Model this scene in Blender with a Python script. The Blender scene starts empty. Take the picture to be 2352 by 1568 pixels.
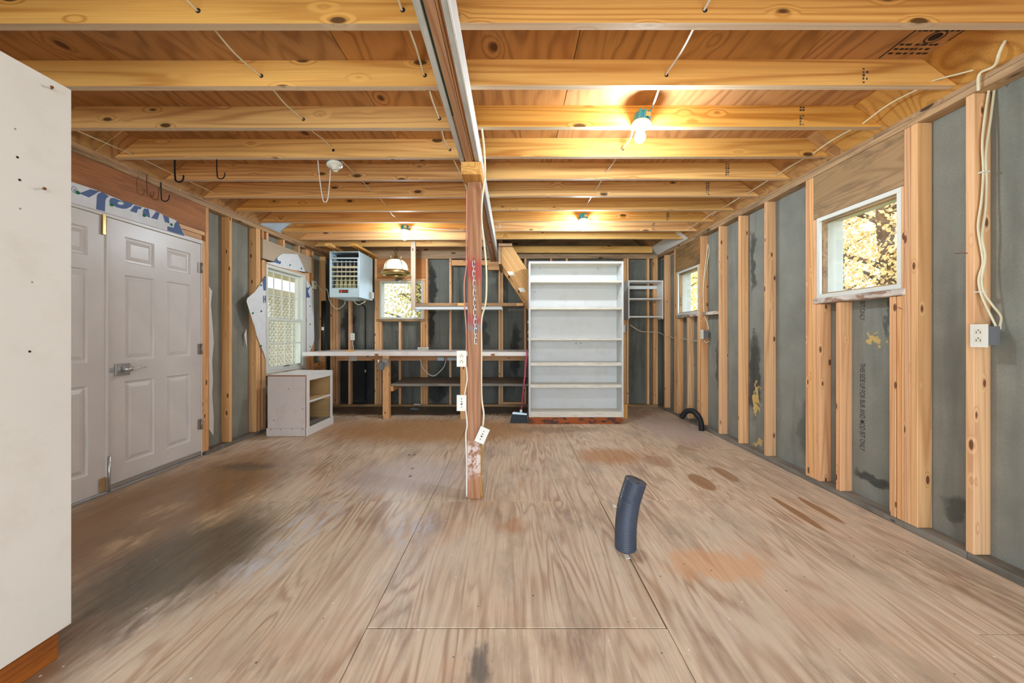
import bpy, bmesh, math, random
from mathutils import Vector, Matrix, noise
R = random.Random(7)
S = bpy.context.scene
COL = S.collection
# ------------------------------------------------------------------ camera, world, sun, area light, exposure
CX, CY, F, H = 1177.0, 769.0, 868.0, 1.187
cam = bpy.data.cameras.new('camera'); cam.sensor_width = 36; cam.lens = F / 2352 * 36
cam.shift_x = -(CX - 1176) / 2352; cam.shift_y = (CY - 784) / 2352; cam.clip_start = .05; cam.clip_end = 200
co = bpy.data.objects.new('camera', cam); COL.objects.link(co)
co.location = (0, 0, H); co.rotation_euler = (math.pi / 2, 0, 0); S.camera = co
W = bpy.data.worlds.new('sky'); S.world = W; W.use_nodes = True
wn = W.node_tree.nodes; wl = W.node_tree.links
bg = wn['Background']; bg.inputs['Strength'].default_value = 3.2
bg.inputs['Color'].default_value = (0.78, 0.88, 1.0, 1)
sun = bpy.data.lights.new('sun', 'SUN'); sun.energy = 3.8; sun.angle = .01; sun.color = (1, .95, .86)
so = bpy.data.objects.new('sun', sun); COL.objects.link(so)
so.rotation_euler = Vector((.8, .22, -.9)).to_track_quat('-Z', 'Y').to_euler()
# added fill light behind the camera, set in an assumed opening
al = bpy.data.lights.new('front_fill_light', 'AREA'); al.shape = 'RECTANGLE'; al.size = 4.6; al.size_y = 2.2; al.energy = 150; al.color = (.76, .89, 1.0)
ao = bpy.data.objects.new('front_fill_light', al); COL.objects.link(ao)
ao.location = (-.3, -2.15, 1.15); ao.rotation_euler = (math.radians(90), 0, 0)
BULB_E = 930
S.view_settings.view_transform = 'Standard'; S.view_settings.look = 'None'; S.view_settings.gamma = 1
S.view_settings.use_curve_mapping = False; S.view_settings.exposure = 0.14
try:
    S.cycles.use_denoising = True; S.cycles.max_bounces = 10; S.cycles.diffuse_bounces = 6; S.cycles.transparent_max_bounces = 12
    S.cycles.caustics_reflective = False; S.cycles.caustics_refractive = False; S.cycles.sample_clamp_indirect = 6
except Exception: pass

# ------------------------------------------------------------------ points measured in the room
def at(px, py, Y): return Vector(((px - CX) / F * Y, Y, H + (CY - py) / F * Y))
def onx(px, py, X):
    Y = X * F / (px - CX); return Vector((X, Y, H + (CY - py) / F * Y))

# ------------------------------------------------------------------ materials
class NB:
    def __init__(s, name):
        m = bpy.data.materials.new(name); m.use_nodes = True; s.m = m; s.t = m.node_tree; s.t.nodes.clear()
    def n(s, typ, ins=None, **kw):
        nd = s.t.nodes.new(typ)
        for k, v in kw.items(): setattr(nd, k, v)
        for k, v in (ins or {}).items(): s.set(nd.inputs[k], v)
        return nd
    def set(s, sock, v):
        if isinstance(v, bpy.types.NodeSocket): s.t.links.new(v, sock)
        elif isinstance(v, (tuple, list)):
            sock.default_value = tuple(v) + ((1,) if len(v) == 3 and sock.type == 'RGBA' else ())
        else: sock.default_value = v
    def math(s, op, a, b=0.0, c=0.0, clamp=False):
        nd = s.n('ShaderNodeMath', {0: a, 1: b, 2: c}, operation=op); nd.use_clamp = clamp; return nd.outputs[0]
    def vm(s, op, a, b=(0, 0, 0)):
        nd = s.n('ShaderNodeVectorMath', {0: a, 1: b}, operation=op)
        return nd.outputs[1] if op in ('LENGTH', 'DISTANCE', 'DOT_PRODUCT') else nd.outputs[0]
    def noise(s, vec, scale, detail=3, rough=.5, dist=0):
        return s.n('ShaderNodeTexNoise', {'Vector': vec, 'Scale': scale, 'Detail': detail, 'Roughness': rough, 'Distortion': dist}).outputs[0]
    def mr(s, v, a, b, c=0.0, d=1.0, smooth=False):
        nd = s.n('ShaderNodeMapRange', {0: v, 1: a, 2: b, 3: c, 4: d}); nd.clamp = True
        if smooth: nd.interpolation_type = 'SMOOTHSTEP'
        return nd.outputs[0]
    def mix(s, f, a, b, mode='MIX'):
        nd = s.n('ShaderNodeMix', data_type='RGBA', blend_type=mode)
        s.set(nd.inputs[0], f); s.set(nd.inputs[6], a); s.set(nd.inputs[7], b); return nd.outputs[2]
    def out(s, col, rough=.6, metal=0.0, bump=None, bstr=.2, bdist=.004, spec=.35, **more):
        ins = {'Base Color': col, 'Roughness': rough, 'Metallic': metal, 'Specular IOR Level': spec}
        ins.update(more)
        b = s.n('ShaderNodeBsdfPrincipled', ins)
        if bump is not None:
            bn = s.n('ShaderNodeBump', {'Height': bump, 'Strength': bstr, 'Distance': bdist}); s.t.links.new(bn.outputs[0], b.inputs['Normal'])
        o = s.n('ShaderNodeOutputMaterial'); s.t.links.new(b.outputs[0], o.inputs[0]); return s.m
def srgb(r, g, b):
    f = lambda c: (c / 255 / 12.92) if c / 255 <= .04045 else ((c / 255 + .055) / 1.055) ** 2.4
    return (f(r), f(g), f(b))
def plain(name, rgb, rough=.5, metal=0.0, var=.06, vs=6, spec=.4, **more):
    b = NB(name); tc = b.n('ShaderNodeTexCoord').outputs['Object']
    n = b.noise(tc, vs, 4, .6); c = srgb(*rgb)
    col = b.mix(b.mr(n, .3, .7), tuple(x * (1 - var) for x in c), tuple(min(1, x * (1 + var)) for x in c))
    return b.out(col, rough, metal, spec=spec, **more)
def lumber_mat(name, light, dark, knot, freq=13, nsc=(.22, 7.5, 7.5), knots=(3.0, 7.5, 7.5), kr=.11, amt=.55, rough=.6, peel=None, dirt=None, dirt_amt=.5, vary=.12):
    b = NB(name); tc = b.n('ShaderNodeTexCoord').outputs['Object']; rnd = b.n('ShaderNodeObjectInfo').outputs['Random']
    off = b.vm('SCALE', (37.3, 17.1, 53.7)); b.set(off.node.inputs['Scale'], rnd)
    v = b.vm('ADD', tc, off)
    n1 = b.noise(b.vm('MULTIPLY', v, nsc), 1, 1.5, .45)
    vo = b.n('ShaderNodeTexVoronoi', {'Vector': b.vm('MULTIPLY', v, knots), 'Scale': 1.0, 'Randomness': 1.0})
    d = vo.outputs['Distance']
    pull = b.mr(d, .04, .30, .15, 0, True)
    fine = b.noise(b.vm('MULTIPLY', v, (2.2, 150, 150)), 1, 2, .6)
    ph = b.math('ADD', b.math('MULTIPLY', b.math('ADD', n1, pull), freq), b.math('MULTIPLY', fine, .25))
    st = b.math('MULTIPLY_ADD', b.math('SINE', b.math('MULTIPLY', ph, 6.2832)), .5, .5)
    st = b.math('POWER', st, 2.6)
    st = b.math('MULTIPLY', st, b.mr(b.noise(b.vm('MULTIPLY', v, (.8, 6, 6)), 1, 2), .3, .65, .35, 1))
    L = srgb(*light); D = srgb(*dark)
    col = b.mix(b.math('MULTIPLY', st, amt), L, D)
    col = b.mix(b.mr(fine, .25, .75, 0, .35), col, D)
    hs = b.n('ShaderNodeHueSaturation', {'Hue': b.mr(rnd, 0, 1, .495, .505), 'Saturation': b.mr(b.math('FRACT', b.math('MULTIPLY', rnd, 7.7)), 0, 1, .9, 1.05),
        'Value': b.math('ADD', b.mr(b.math('FRACT', b.math('MULTIPLY', rnd, 13.3)), 0, 1, 1 - vary, 1 + vary * .8), b.mr(b.noise(b.vm('MULTIPLY', v, (.6, 3, 3)), 1, 3), .3, .7, -.09, .09)), 'Color': col})
    col = hs.outputs[0]
    if dirt:
        dn = b.noise(b.vm('MULTIPLY', v, (1.3, 5, 5)), 1.6, 5, .65)
        col = b.mix(b.mr(dn, .48, .68, 0, dirt_amt), col, srgb(*dirt))
    if peel:
        col = b.mix(b.mr(b.noise(b.vm('MULTIPLY', v, (3, 9, 9)), 2.2, 5, .7), .52, .56, 0, .9), col, srgb(*peel))
    dk = b.math('ADD', d, b.math('MULTIPLY', fine, .04))
    col = b.mix(b.mr(dk, kr, kr + .06, .9, 0, True), col, srgb(*knot))
    return b.out(col, rough, bump=b.math('MULTIPLY_ADD', st, -.4, fine), bstr=.15, bdist=.002)
M = {}
M['joist'] = lumber_mat('joist_pine', (238, 186, 108), (176, 106, 42), (62, 34, 16), freq=11, amt=.72)
M['stud'] = lumber_mat('stud_fir', (238, 188, 132), (188, 124, 70), (92, 48, 24), freq=11, knots=(5, 13, 13), kr=.12, amt=.6)
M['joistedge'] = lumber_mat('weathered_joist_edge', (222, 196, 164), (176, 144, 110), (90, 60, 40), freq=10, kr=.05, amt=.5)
M['paleboard'] = lumber_mat('pale_dusty_board', (206, 188, 158), (168, 146, 116), (80, 60, 44), freq=9, kr=.06, amt=.4)
M['oldwood'] = lumber_mat('weathered_wood', (190, 154, 112), (132, 98, 64), (40, 28, 20), freq=14, dirt=(70, 58, 46), dirt_amt=.65, amt=.6)
M['header'] = lumber_mat('stained_header_wood', (176, 142, 98), (118, 86, 52), (60, 40, 24), freq=22, nsc=(.5, 4, 4), dirt=(72, 62, 50), dirt_amt=.7, amt=.7, kr=.05)
M['headerbrown'] = lumber_mat('brown_header_plywood', (204, 138, 86), (158, 98, 56), (70, 42, 28), freq=26, nsc=(.35, 6, 6), kr=.04, dirt=(84, 60, 46), dirt_amt=.4)
M['grayply'] = lumber_mat('grey_weathered_board', (206, 208, 204), (168, 170, 166), (70, 64, 58), freq=10, dirt=(110, 106, 98), dirt_amt=.45, amt=.5, kr=.04)
M['beamwood'] = lumber_mat('beam_core_fir', (204, 154, 106), (144, 94, 56), (54, 34, 22), freq=20, amt=.75)
M['postwood'] = None
M['greenpaint'] = plain('dark_green_paint', (44, 74, 62), .6, var=.2)
M['deck'] = lumber_mat('deck_plywood', (192, 140, 84), (134, 86, 46), (70, 36, 18), freq=11, nsc=(.9, 3.2, 3.2), knots=(2.6, 3.6, 3.6), kr=.08, amt=.75, vary=.1)
M['roofply'] = lumber_mat('roof_sheathing_plywood', (206, 156, 88), (146, 96, 46), (80, 48, 24), freq=12, nsc=(.5, 3, 3), knots=(2.6, 3.6, 3.6), kr=.05, amt=.7)
M['cutwood'] = lumber_mat('dark_orange_toe_board', (190, 112, 52), (120, 60, 24), (50, 28, 16), freq=14, dirt=(52, 30, 22), dirt_amt=.5)
M['kick'] = lumber_mat('peeling_toe_board', (176, 98, 48), (116, 58, 26), (40, 24, 18), freq=12, peel=(58, 44, 46), kr=.05)
M['rawply'] = lumber_mat('raw_plywood_edge', (206, 176, 124), (160, 122, 78), (110, 80, 50), freq=8, nsc=(.6, 3, 3), kr=.03)
M['grayboard'] = lumber_mat('dirty_grey_shelf_board', (140, 134, 122), (96, 90, 80), (60, 54, 48), freq=8, nsc=(.6, 3, 3), dirt=(80, 76, 70), dirt_amt=.6, kr=.04)
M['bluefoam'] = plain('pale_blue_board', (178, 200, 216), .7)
M['white'] = plain('white_paint', (234, 236, 234), .45, var=.03, vs=9)
M['panelwhite'] = None
M['shelfpaint'] = None
M['offwhite'] = plain('ivory_plastic', (226, 224, 206), .35, var=.02)
M['plate'] = plain('white_cover_plate', (232, 232, 222), .35, var=.02)
M['cable'] = plain('cream_cable_sheath', (226, 218, 188), .5, var=.06)
M['cablewhite'] = plain('white_cord', (232, 228, 220), .5, var=.04)
M['cableyellow'] = plain('amber_cable', (176, 132, 44), .5, var=.2)
M['cablered'] = plain('red_overspray', (206, 138, 118), .6, var=.2)
M['steel'] = plain('galvanised_steel', (196, 198, 198), .38, .85, var=.06)
M['chrome'] = plain('dull_chrome', (214, 218, 218), .25, .9, var=.04)
M['graybox'] = plain('grey_box_plastic', (112, 114, 118), .5, var=.03)
M['bluebox'] = plain('blue_box_plastic', (40, 136, 170), .45, var=.06)
M['slot'] = plain('dark_slot', (34, 32, 30), .7, var=.1)
M['black'] = plain('black_rubber', (34, 36, 40), .45, var=.15)
M['hose'] = plain('black_corrugated_plastic', (70, 78, 92), .3, var=.12, spec=.6)
M['hook'] = plain('black_iron', (24, 24, 26), .5, .4)
M['rust'] = plain('rusty_iron', (120, 72, 42), .8, .2, var=.25, vs=40)
M['brass'] = plain('brass', (196, 172, 116), .22, .95, var=.08)
M['creamglass'] = plain('cream_enamel', (222, 224, 200), .25, var=.02)
M['heater'] = plain('pale_blue_grey_enamel', (192, 214, 222), .4, .15, var=.03)
M['heaterslat'] = plain('khaki_louver', (206, 200, 172), .45, .1)
M['tube'] = plain('aluminised_burner_tube', (206, 206, 200), .35, .7)
M['tube_y'] = plain('yellowish_burner_tube', (190, 190, 150), .45, .3)
M['dark'] = plain('dark_cavity', (26, 26, 26), .9)
M['orange'] = plain('orange_print', (236, 84, 32), .5, var=.02)
M['wrap'] = plain('white_house_wrap', (228, 232, 234), .55, var=.05, vs=14)
M['wrapback'] = plain('white_wrap_scrap', (224, 220, 212), .6)
M['ink'] = plain('blue_wrap_ink', (84, 110, 156), .6, var=.05)
M['inkblack'] = plain('faded_black_ink', (66, 68, 70), .8, var=.1)
M['green'] = plain('green_cap', (16, 128, 74), .5)
M['doorpaint'] = plain('grey_taupe_door_paint', (220, 216, 211), .34, var=.05, vs=3, spec=.5)
M['doorshadow'] = plain('dark_gap', (60, 48, 42), .8)
M['vinyl'] = plain('white_vinyl', (222, 226, 218), .4, var=.03)
M['sillpaint'] = lumber_mat('peeling_white_sill', (222, 214, 204), (190, 176, 160), (90, 70, 56), freq=9, dirt=(104, 80, 64), dirt_amt=.9, kr=.03, peel=(150, 116, 92))
M['broomred'] = plain('magenta_broom_handle', (176, 70, 108), .35, var=.05)
M['bristle'] = plain('dark_bristle', (52, 60, 66), .7, var=.3, vs=60)
M['lattice'] = plain('beige_lattice', (196, 190, 176), .7)
M['porch'] = plain('porch_timber', (206, 200, 188), .7)
M['siding'] = plain('pale_siding', (206, 208, 200), .7)
M['bark'] = plain('bark', (96, 80, 66), .9, var=.3, vs=14)
M['grass'] = plain('dry_lawn', (150, 140, 84), .95, var=.3, vs=3)
M['paper'] = plain('paper', (236, 232, 222), .7)
M['paperorange'] = plain('tan_paper', (214, 162, 96), .7)
M['leafbrown'] = plain('dry_leaf_brown', (150, 84, 44), .8)
M['hinge'] = plain('satin_hinge', (166, 158, 150), .35, .6)
M['fluor'] = plain('fixture_white', (208, 214, 214), .4)

def sheathing(name, base, dark, stains, torn=(), damp=.5, tide=None):
    b = NB(name); P = b.n('ShaderNodeNewGeometry').outputs['Position']; c = srgb(*base)
    n = b.noise(P, 3, 5, .6); f = b.noise(P, 90, 3, .7)
    col = b.mix(b.mr(n, .3, .7), tuple(x * .82 for x in c), tuple(x * 1.12 for x in c))
    col = b.mix(b.mr(f, .35, .75, 0, .4), col, tuple(x * .62 for x in c))
    sp = b.n('ShaderNodeTexVoronoi', {'Vector': P, 'Scale': 55.0}).outputs['Distance']
    col = b.mix(b.mr(sp, .06, .1, .35, 0), col, srgb(176, 168, 140))
    v = b.noise(b.vm('MULTIPLY', P, (5, 5, .7)), 1, 3, .6)
    col = b.mix(b.mr(v, .5, .72, 0, damp), col, srgb(*dark))
    wob = b.n('ShaderNodeTexNoise', {'Vector': P, 'Scale': 7.0, 'Detail': 4.0}).outputs['Color']
    wob = b.vm('MULTIPLY', b.vm('SUBTRACT', wob, (.5, .5, .5)), (.22, .22, .22))
    Q = b.vm('ADD', P, wob)
    for (cx, cy, cz, sx, sy, sz, op) in stains:
        d = b.vm('LENGTH', b.vm('DIVIDE', b.vm('SUBTRACT', Q, (cx, cy, cz)), (sx, sy, sz)))
        col = b.mix(b.math('MULTIPLY', b.mr(d, .55, 1.05, min(1, op * 1.15), 0, True), b.mr(f, .2, .6, .7, 1)), col, srgb(*dark))
    for (cx, cy, cz, sx, sy, sz) in torn:
        wob2 = b.vm('MULTIPLY', b.vm('SUBTRACT', b.n('ShaderNodeTexNoise', {'Vector': P, 'Scale': 16.0, 'Detail': 5.0}).outputs['Color'], (.5, .5, .5)), (.3, .3, .3))
        d = b.vm('LENGTH', b.vm('DIVIDE', b.vm('SUBTRACT', b.vm('ADD', P, wob2), (cx, cy, cz)), (sx, sy, sz)))
        col = b.mix(b.mr(d, .75, .95, 1, 0), col, srgb(206, 178, 112))
    return b.out(col, .85, bump=f, bstr=.25, bdist=.003, spec=.2)
M['sheathR'] = sheathing('grey_fibreboard', (143, 146, 138), (66, 69, 66),
    [(2.5, 3.93, 1.95, 1, .05, .36, .75), (2.5, 3.9, .75, 1, .10, .5, .8), (2.5, 2.62, .19, 1, .2, .05, .8), (2.5, 3.2, .4, 1, .14, .3, .45), (2.5, 2.12, .2, 1, .1, .09, .6), (2.5, 4.6, .8, 1, .05, .35, .6), (2.5, 2.52, 1.3, 1, .03, .14, .6)],
    [(2.5, 3.88, .52, 1, .05, .22), (2.5, 3.83, .08, 1, .08, .05), (2.5, 2.6, 1.17, 1, .08, .03)], .35)
M['sheathL'] = sheathing('grey_fibreboard_left', (148, 149, 138), (96, 97, 90), [(-3.12, 4.3, 1.5, 1, .12, .4, .4)], (), .3)
M['sheathB'] = sheathing('dark_fibreboard', (117, 119, 111), (38, 39, 39),
    [(-1.36, 6.3, 2.0, .09, 1, .5, .8), (-1.36, 6.3, 1.3, .08, 1, .4, .8), (-2.8, 6.3, .5, .5, 1, .7, .85), (-2.3, 6.3, .4, .5, 1, .7, .8), (.06, 6.3, .9, .09, 1, .6, .7), (-1.3, 6.3, .25, .2, 1, .3, .7), (-.5, 6.3, 1.2, .12, 1, .3, .6), (-2.75, 6.3, 1.35, .14, 1, .35, .7), (-1.15, 6.3, .45, .16, 1, .4, .5)],  # darker patches, the largest low on the left behind the bench
    (), .6)

# floor ------------------------------------------------------------
def floor_mat():
    b = NB('worn_plywood_floor'); tc = b.n('ShaderNodeTexCoord').outputs['Object']; rnd = b.n('ShaderNodeObjectInfo').outputs['Random']
    P = b.n('ShaderNodeNewGeometry').outputs['Position']
    off = b.vm('SCALE', (37.3, 17.1, 53.7)); b.set(off.node.inputs['Scale'], rnd)
    v = b.vm('ADD', tc, off)
    n1 = b.noise(b.vm('MULTIPLY', v, (.5, 4.6, 3)), 1, 2.5, .5, .2)
    fine = b.noise(b.vm('MULTIPLY', v, (4, 90, 60)), 1, 3, .65)
    st = b.math('MULTIPLY_ADD', b.math('SINE', b.math('MULTIPLY', b.math('ADD', b.math('MULTIPLY', n1, 15), b.math('MULTIPLY', fine, .3)), 6.2832)), .5, .5)
    st = b.math('POWER', st, 2.2)
    big = b.noise(P, 1.1, 4, .6)
    gmask = b.mr(b.noise(b.vm('MULTIPLY', v, (1.0, 2.5, 2)), 1.3, 3), .38, .62, .25, 1)
    A = srgb(228, 209, 182); B = srgb(160, 118, 90)
    col = b.mix(b.math('MULTIPLY', b.math('MULTIPLY', st, gmask), .8), A, B)
    streak = b.noise(b.vm('MULTIPLY', v, (1.6, 38, 20)), 1, 3, .6)
    col = b.mix(b.mr(streak, .5, .72, 0, .45), col, srgb(168, 130, 100))
    col = b.mix(b.mr(streak, .28, .45, .3, 0), col, srgb(232, 214, 186))
    col = b.mix(b.mr(fine, .35, .75, 0, .35), col, srgb(150, 126, 102))
    col = b.mix(b.mr(big, .35, .6, .35, 0), col, srgb(196, 182, 164))
    warm = b.noise(b.vm('ADD', P, (9, 3, 0)), 1.7, 4, .65)
    col = b.mix(b.mr(warm, .52, .75, 0, .5), col, srgb(204, 160, 120))
    gray = b.noise(b.vm('MULTIPLY', b.vm('ADD', P, (3, 9, 0)), (2.6, .9, 1)), 1.5, 6, .7)
    col = b.mix(b.mr(gray, .5, .7, 0, .65), col, srgb(140, 126, 110))
    wearn = b.mr(b.noise(b.vm('MULTIPLY', P, (22, 5, 1)), 1, 4, .65), .42, .62)
    wob = b.vm('SUBTRACT', b.n('ShaderNodeTexNoise', {'Vector': b.vm('MULTIPLY', P, (3, 1, 1)), 'Scale': 3.5, 'Detail': 5.0, 'Roughness': .65}).outputs['Color'], (.5, .5, .5))
    Q = b.vm('ADD', P, b.vm('MULTIPLY', wob, (.18, .35, 0)))
    Q2 = b.vm('ADD', P, b.vm('MULTIPLY', wob, (.04, .12, 0))); BR = (150, 106, 66)
    def blot(col, cx, cy, sx, sy, rgb, op, soft=.5, wear=False):
        d = b.vm('LENGTH', b.vm('DIVIDE', b.vm('SUBTRACT', Q2 if rgb == BR else Q, (cx, cy, 0)), (sx, sy, 50)))
        f_ = b.mr(d, 1 - soft, 1.0, op, 0, True)
        if wear: f_ = b.math('MULTIPLY', f_, wearn)
        return b.mix(f_, col, srgb(*rgb))
    DK = (104, 92, 76); WH = (206, 206, 208)
    # old varnish, wear and painted cabinet shade: brown sheet by the doors, dirt under the bench, pale paint wear
    col = blot(col, -2.45, 2.7, .8, 1.5, (136, 100, 58), .85, .6)
    col = blot(col, -1.72, 2.0, .5, .75, (84, 76, 56), .85, .6)  # tall cabinet's shade painted in, over floor that is darker here itself
    col = blot(col, -1.75, 1.35, .3, .3, (116, 84, 54), .7, .6)
    col = blot(col, -2.4, 3.42, .34, .13, DK, .75, .5)
    col = blot(col, -1.55, 1.53, .05, .12, (126, 108, 92), .7, .5)
    col = blot(col, -1.0, 4.75, 2.1, .85, (168, 122, 70), .8, .6)
    col = blot(col, -.9, 3.2, .75, .6, (206, 198, 196), .65, .7)
    col = blot(col, -1.28, 2.42, .26, .42, WH, 1.0, .9, True)
    col = blot(col, -1.3, 1.95, .2, .35, WH, .9, .9, True)
    col = blot(col, -.62, 2.35, .24, .34, (204, 206, 214), 1.0, .9, True)
    col = blot(col, 1.9, 2.53, .033, .27, BR, .85, .2)
    col = blot(col, 2.09, 2.57, .033, .22, BR, .85, .2)
    col = blot(col, 1.53, 3.06, .085, .2, BR, .8, .25)
    col = blot(col, 1.82, 3.22, .065, .2, BR, .7, .25)
    col = blot(col, 1.36, 3.55, .16, .2, (160, 120, 88), .6, .4)
    col = blot(col, 1.8, 3.95, .1, .1, (156, 124, 96), .6, .4)
    col = blot(col, .95, 3.7, .42, .35, (178, 122, 70), .7, .6)
    col = blot(col, .6, 4.75, .8, .22, (140, 122, 100), .65, .6)
    col = blot(col, 1.05, 1.95, .34, .16, (218, 164, 116), .55, .4)
    col = blot(col, -.13, 1.38, .06, .14, (92, 88, 84), .8, .7)
    col = blot(col, .0, 2.35, .14, .14, (190, 136, 92), .6, .8)
    for q in ((-2.2, 2.15), (-1.95, 2.45), (-2.35, 2.55), (-1.9, 2.75)): col = blot(col, q[0], q[1], .16, .22, (222, 196, 150), .9, .9, True)
    col = blot(col, 2.0, 4.8, .5, 1.0, (196, 178, 170), .7, .6)
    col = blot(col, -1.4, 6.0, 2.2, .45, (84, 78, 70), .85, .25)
    for cx, cy, sx, sy in ((-1.45, 1.55, .3, .4), (-.35, 2.1, .3, .3), (.9, 1.6, .35, .25), (1.3, 2.3, .4, .4), (.2, 3.2, .4, .5), (1.6, 1.75, .4, .25)):
        col = blot(col, cx, cy, sx, sy, (212, 198, 178), .8, .9, True)
    for cx, cy, sx, sy in ((-.9, 1.35, .25, .2), (.25, 1.45, .3, .16), (1.25, 1.25, .5, .2), (2.1, 1.9, .3, .4), (.35, 2.55, .3, .3)):
        col = blot(col, cx, cy, sx, sy, (132, 106, 88), .6, .9, True)
    sp = b.n('ShaderNodeTexVoronoi', {'Vector': P, 'Scale': 9.0}).outputs['Distance']
    col = b.mix(b.mr(sp, .03, .05, .8, 0), col, srgb(74, 66, 58))
    sp2 = b.n('ShaderNodeTexVoronoi', {'Vector': b.vm('ADD', P, (5, 5, 5)), 'Scale': 8.0}).outputs['Distance']
    col = b.mix(b.mr(sp2, .03, .045, .9, 0), col, srgb(232, 228, 220))
    hs = b.n('ShaderNodeHueSaturation', {'Value': b.mr(rnd, 0, 1, .94, 1.05), 'Color': col}).outputs[0]
    gl = b.vm('LENGTH', b.vm('DIVIDE', b.vm('SUBTRACT', Q, (-1.5, 2.6, 0)), (1.7, 2.2, 50)))
    rough = b.math('ADD', b.mr(gl, .4, 1.0, .2, .56), b.mr(fine, .3, .7, -.06, .1))
    return b.out(hs, rough, bump=b.math('MULTIPLY_ADD', st, -.35, fine), bstr=.2, bdist=.002, spec=.45)
M['floor'] = floor_mat()

def post_mat():
    b = NB('post_redwood'); tc = b.n('ShaderNodeTexCoord').outputs['Object']; P = b.n('ShaderNodeNewGeometry').outputs['Position']
    n1 = b.noise(b.vm('MULTIPLY', tc, (.4, 7, 7)), 1, 2); fine = b.noise(b.vm('MULTIPLY', tc, (3, 110, 110)), 1, 3)
    st = b.math('MULTIPLY_ADD', b.math('SINE', b.math('MULTIPLY', n1, 75)), .5, .5)
    col = b.mix(b.math('MULTIPLY', st, .6), srgb(184, 134, 98), srgb(136, 88, 58))
    col = b.mix(b.mr(fine, .3, .7, 0, .3), col, srgb(120, 74, 50))
    z = b.math('ADD', b.n('ShaderNodeSeparateXYZ', {0: P}).outputs[2], b.math('MULTIPLY', b.math('SUBTRACT', b.noise(P, 14, 3), .5), .12))
    def band(col, z0, z1, rgb, op, soft=.03):
        f = b.math('MULTIPLY', b.mr(z, z0 - soft, z0 + soft), b.mr(z, z1 - soft, z1 + soft, 1, 0)); return b.mix(b.math('MULTIPLY', f, op), col, srgb(*rgb))
    col = band(col, 1.57, 1.745, (180, 66, 66), .8, .035)
    col = band(col, 1.265, 1.325, (176, 70, 84), .75, .02)
    col = band(col, 1.215, 1.262, (138, 126, 134), .75, .015)
    wn_ = b.mr(b.noise(P, 26, 4, .6), .42, .55)
    f = b.math('MULTIPLY', b.mr(z, .13, .22), b.mr(z, .38, .44, 1, 0))
    col = b.mix(b.math('MULTIPLY', b.math('MULTIPLY', f, wn_), .9), col, srgb(222, 206, 200))
    return b.out(col, .6, bump=fine, bstr=.15, bdist=.002)
M['postwood'] = post_mat()
def paint_dirty(name, rgb, dirt, amt, rough=.4, sc=5, streak=(1, 1, 1)):
    b = NB(name); tc = b.n('ShaderNodeTexCoord').outputs['Object']
    n = b.noise(b.vm('MULTIPLY', tc, streak), sc, 6, .7); n2 = b.noise(tc, 1.2, 3)
    c = srgb(*rgb); col = b.mix(b.mr(n2, .3, .7), tuple(x * .94 for x in c), c)
    col = b.mix(b.mr(n, .5, .78, 0, amt), col, srgb(*dirt))
    sp = b.n('ShaderNodeTexVoronoi', {'Vector': tc, 'Scale': 12.0}).outputs['Distance']
    col = b.mix(b.mr(sp, .03, .05, .7, 0), col, srgb(84, 72, 60))
    return b.out(col, rough, spec=.4)
M['panelwhite'] = paint_dirty('cream_white_panel_paint', (228, 225, 217), (196, 182, 162), .4, .5, 3)
M['shelfpaint'] = paint_dirty('grey_white_bookcase_paint', (210, 213, 213), (176, 170, 156), .4, .4, 4)
M['shelfedge'] = paint_dirty('worn_cream_shelf_paint', (222, 217, 202), (150, 136, 112), .6, .45, 7, (1, 6, 6))
M['cabgray'] = paint_dirty('lilac_grey_cabinet_paint', (222, 215, 210), (170, 158, 148), .4, .5, 4)
M['benchtop'] = paint_dirty('white_painted_worktop', (236, 231, 226), (196, 168, 130), .6, .35, 3)
def glass():
    b = NB('window_glass'); t = b.n('ShaderNodeBsdfTransparent', {'Color': (.97, .98, .98)}); g = b.n('ShaderNodeBsdfGlossy', {'Roughness': .02, 'Color': (.9, .95, 1)})
    mx = b.n('ShaderNodeMixShader', {0: .06}); b.t.links.new(t.outputs[0], mx.inputs[1]); b.t.links.new(g.outputs[0], mx.inputs[2])
    o = b.n('ShaderNodeOutputMaterial'); b.t.links.new(mx.outputs[0], o.inputs[0]); return b.m
M['glass'] = glass()
def bulb():
    b = NB('lit_bulb'); e = b.n('ShaderNodeEmission', {'Color': (.76, .89, 1.0), 'Strength': BULB_E}); o = b.n('ShaderNodeOutputMaterial'); b.t.links.new(e.outputs[0], o.inputs[0]); return b.m
M['bulb'] = bulb()
def leafmat(name, a, c):
    b = NB(name); P = b.n('ShaderNodeNewGeometry').outputs['Position']; n = b.noise(P, 2.2, 4, .7); f = b.noise(P, 30, 2)
    col = b.mix(b.mr(b.math('MULTIPLY_ADD', f, .5, b.math('MULTIPLY', n, .6)), .4, .7), srgb(*a), srgb(*c))
    d = b.n('ShaderNodeBsdfDiffuse', {'Color': col}); t = b.n('ShaderNodeBsdfTranslucent', {'Color': col}); mx = b.n('ShaderNodeMixShader', {0: .45})
    b.t.links.new(d.outputs[0], mx.inputs[1]); b.t.links.new(t.outputs[0], mx.inputs[2])
    o = b.n('ShaderNodeOutputMaterial'); b.t.links.new(mx.outputs[0], o.inputs[0]); return b.m
M['leafgold'] = leafmat('golden_leaves', (206, 166, 92), (248, 234, 190))
M['leafyellow'] = leafmat('yellow_leaves', (222, 190, 70), (250, 238, 160))
M['leafgreen'] = leafmat('green_gold_leaves', (140, 150, 96), (236, 218, 150))

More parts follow.
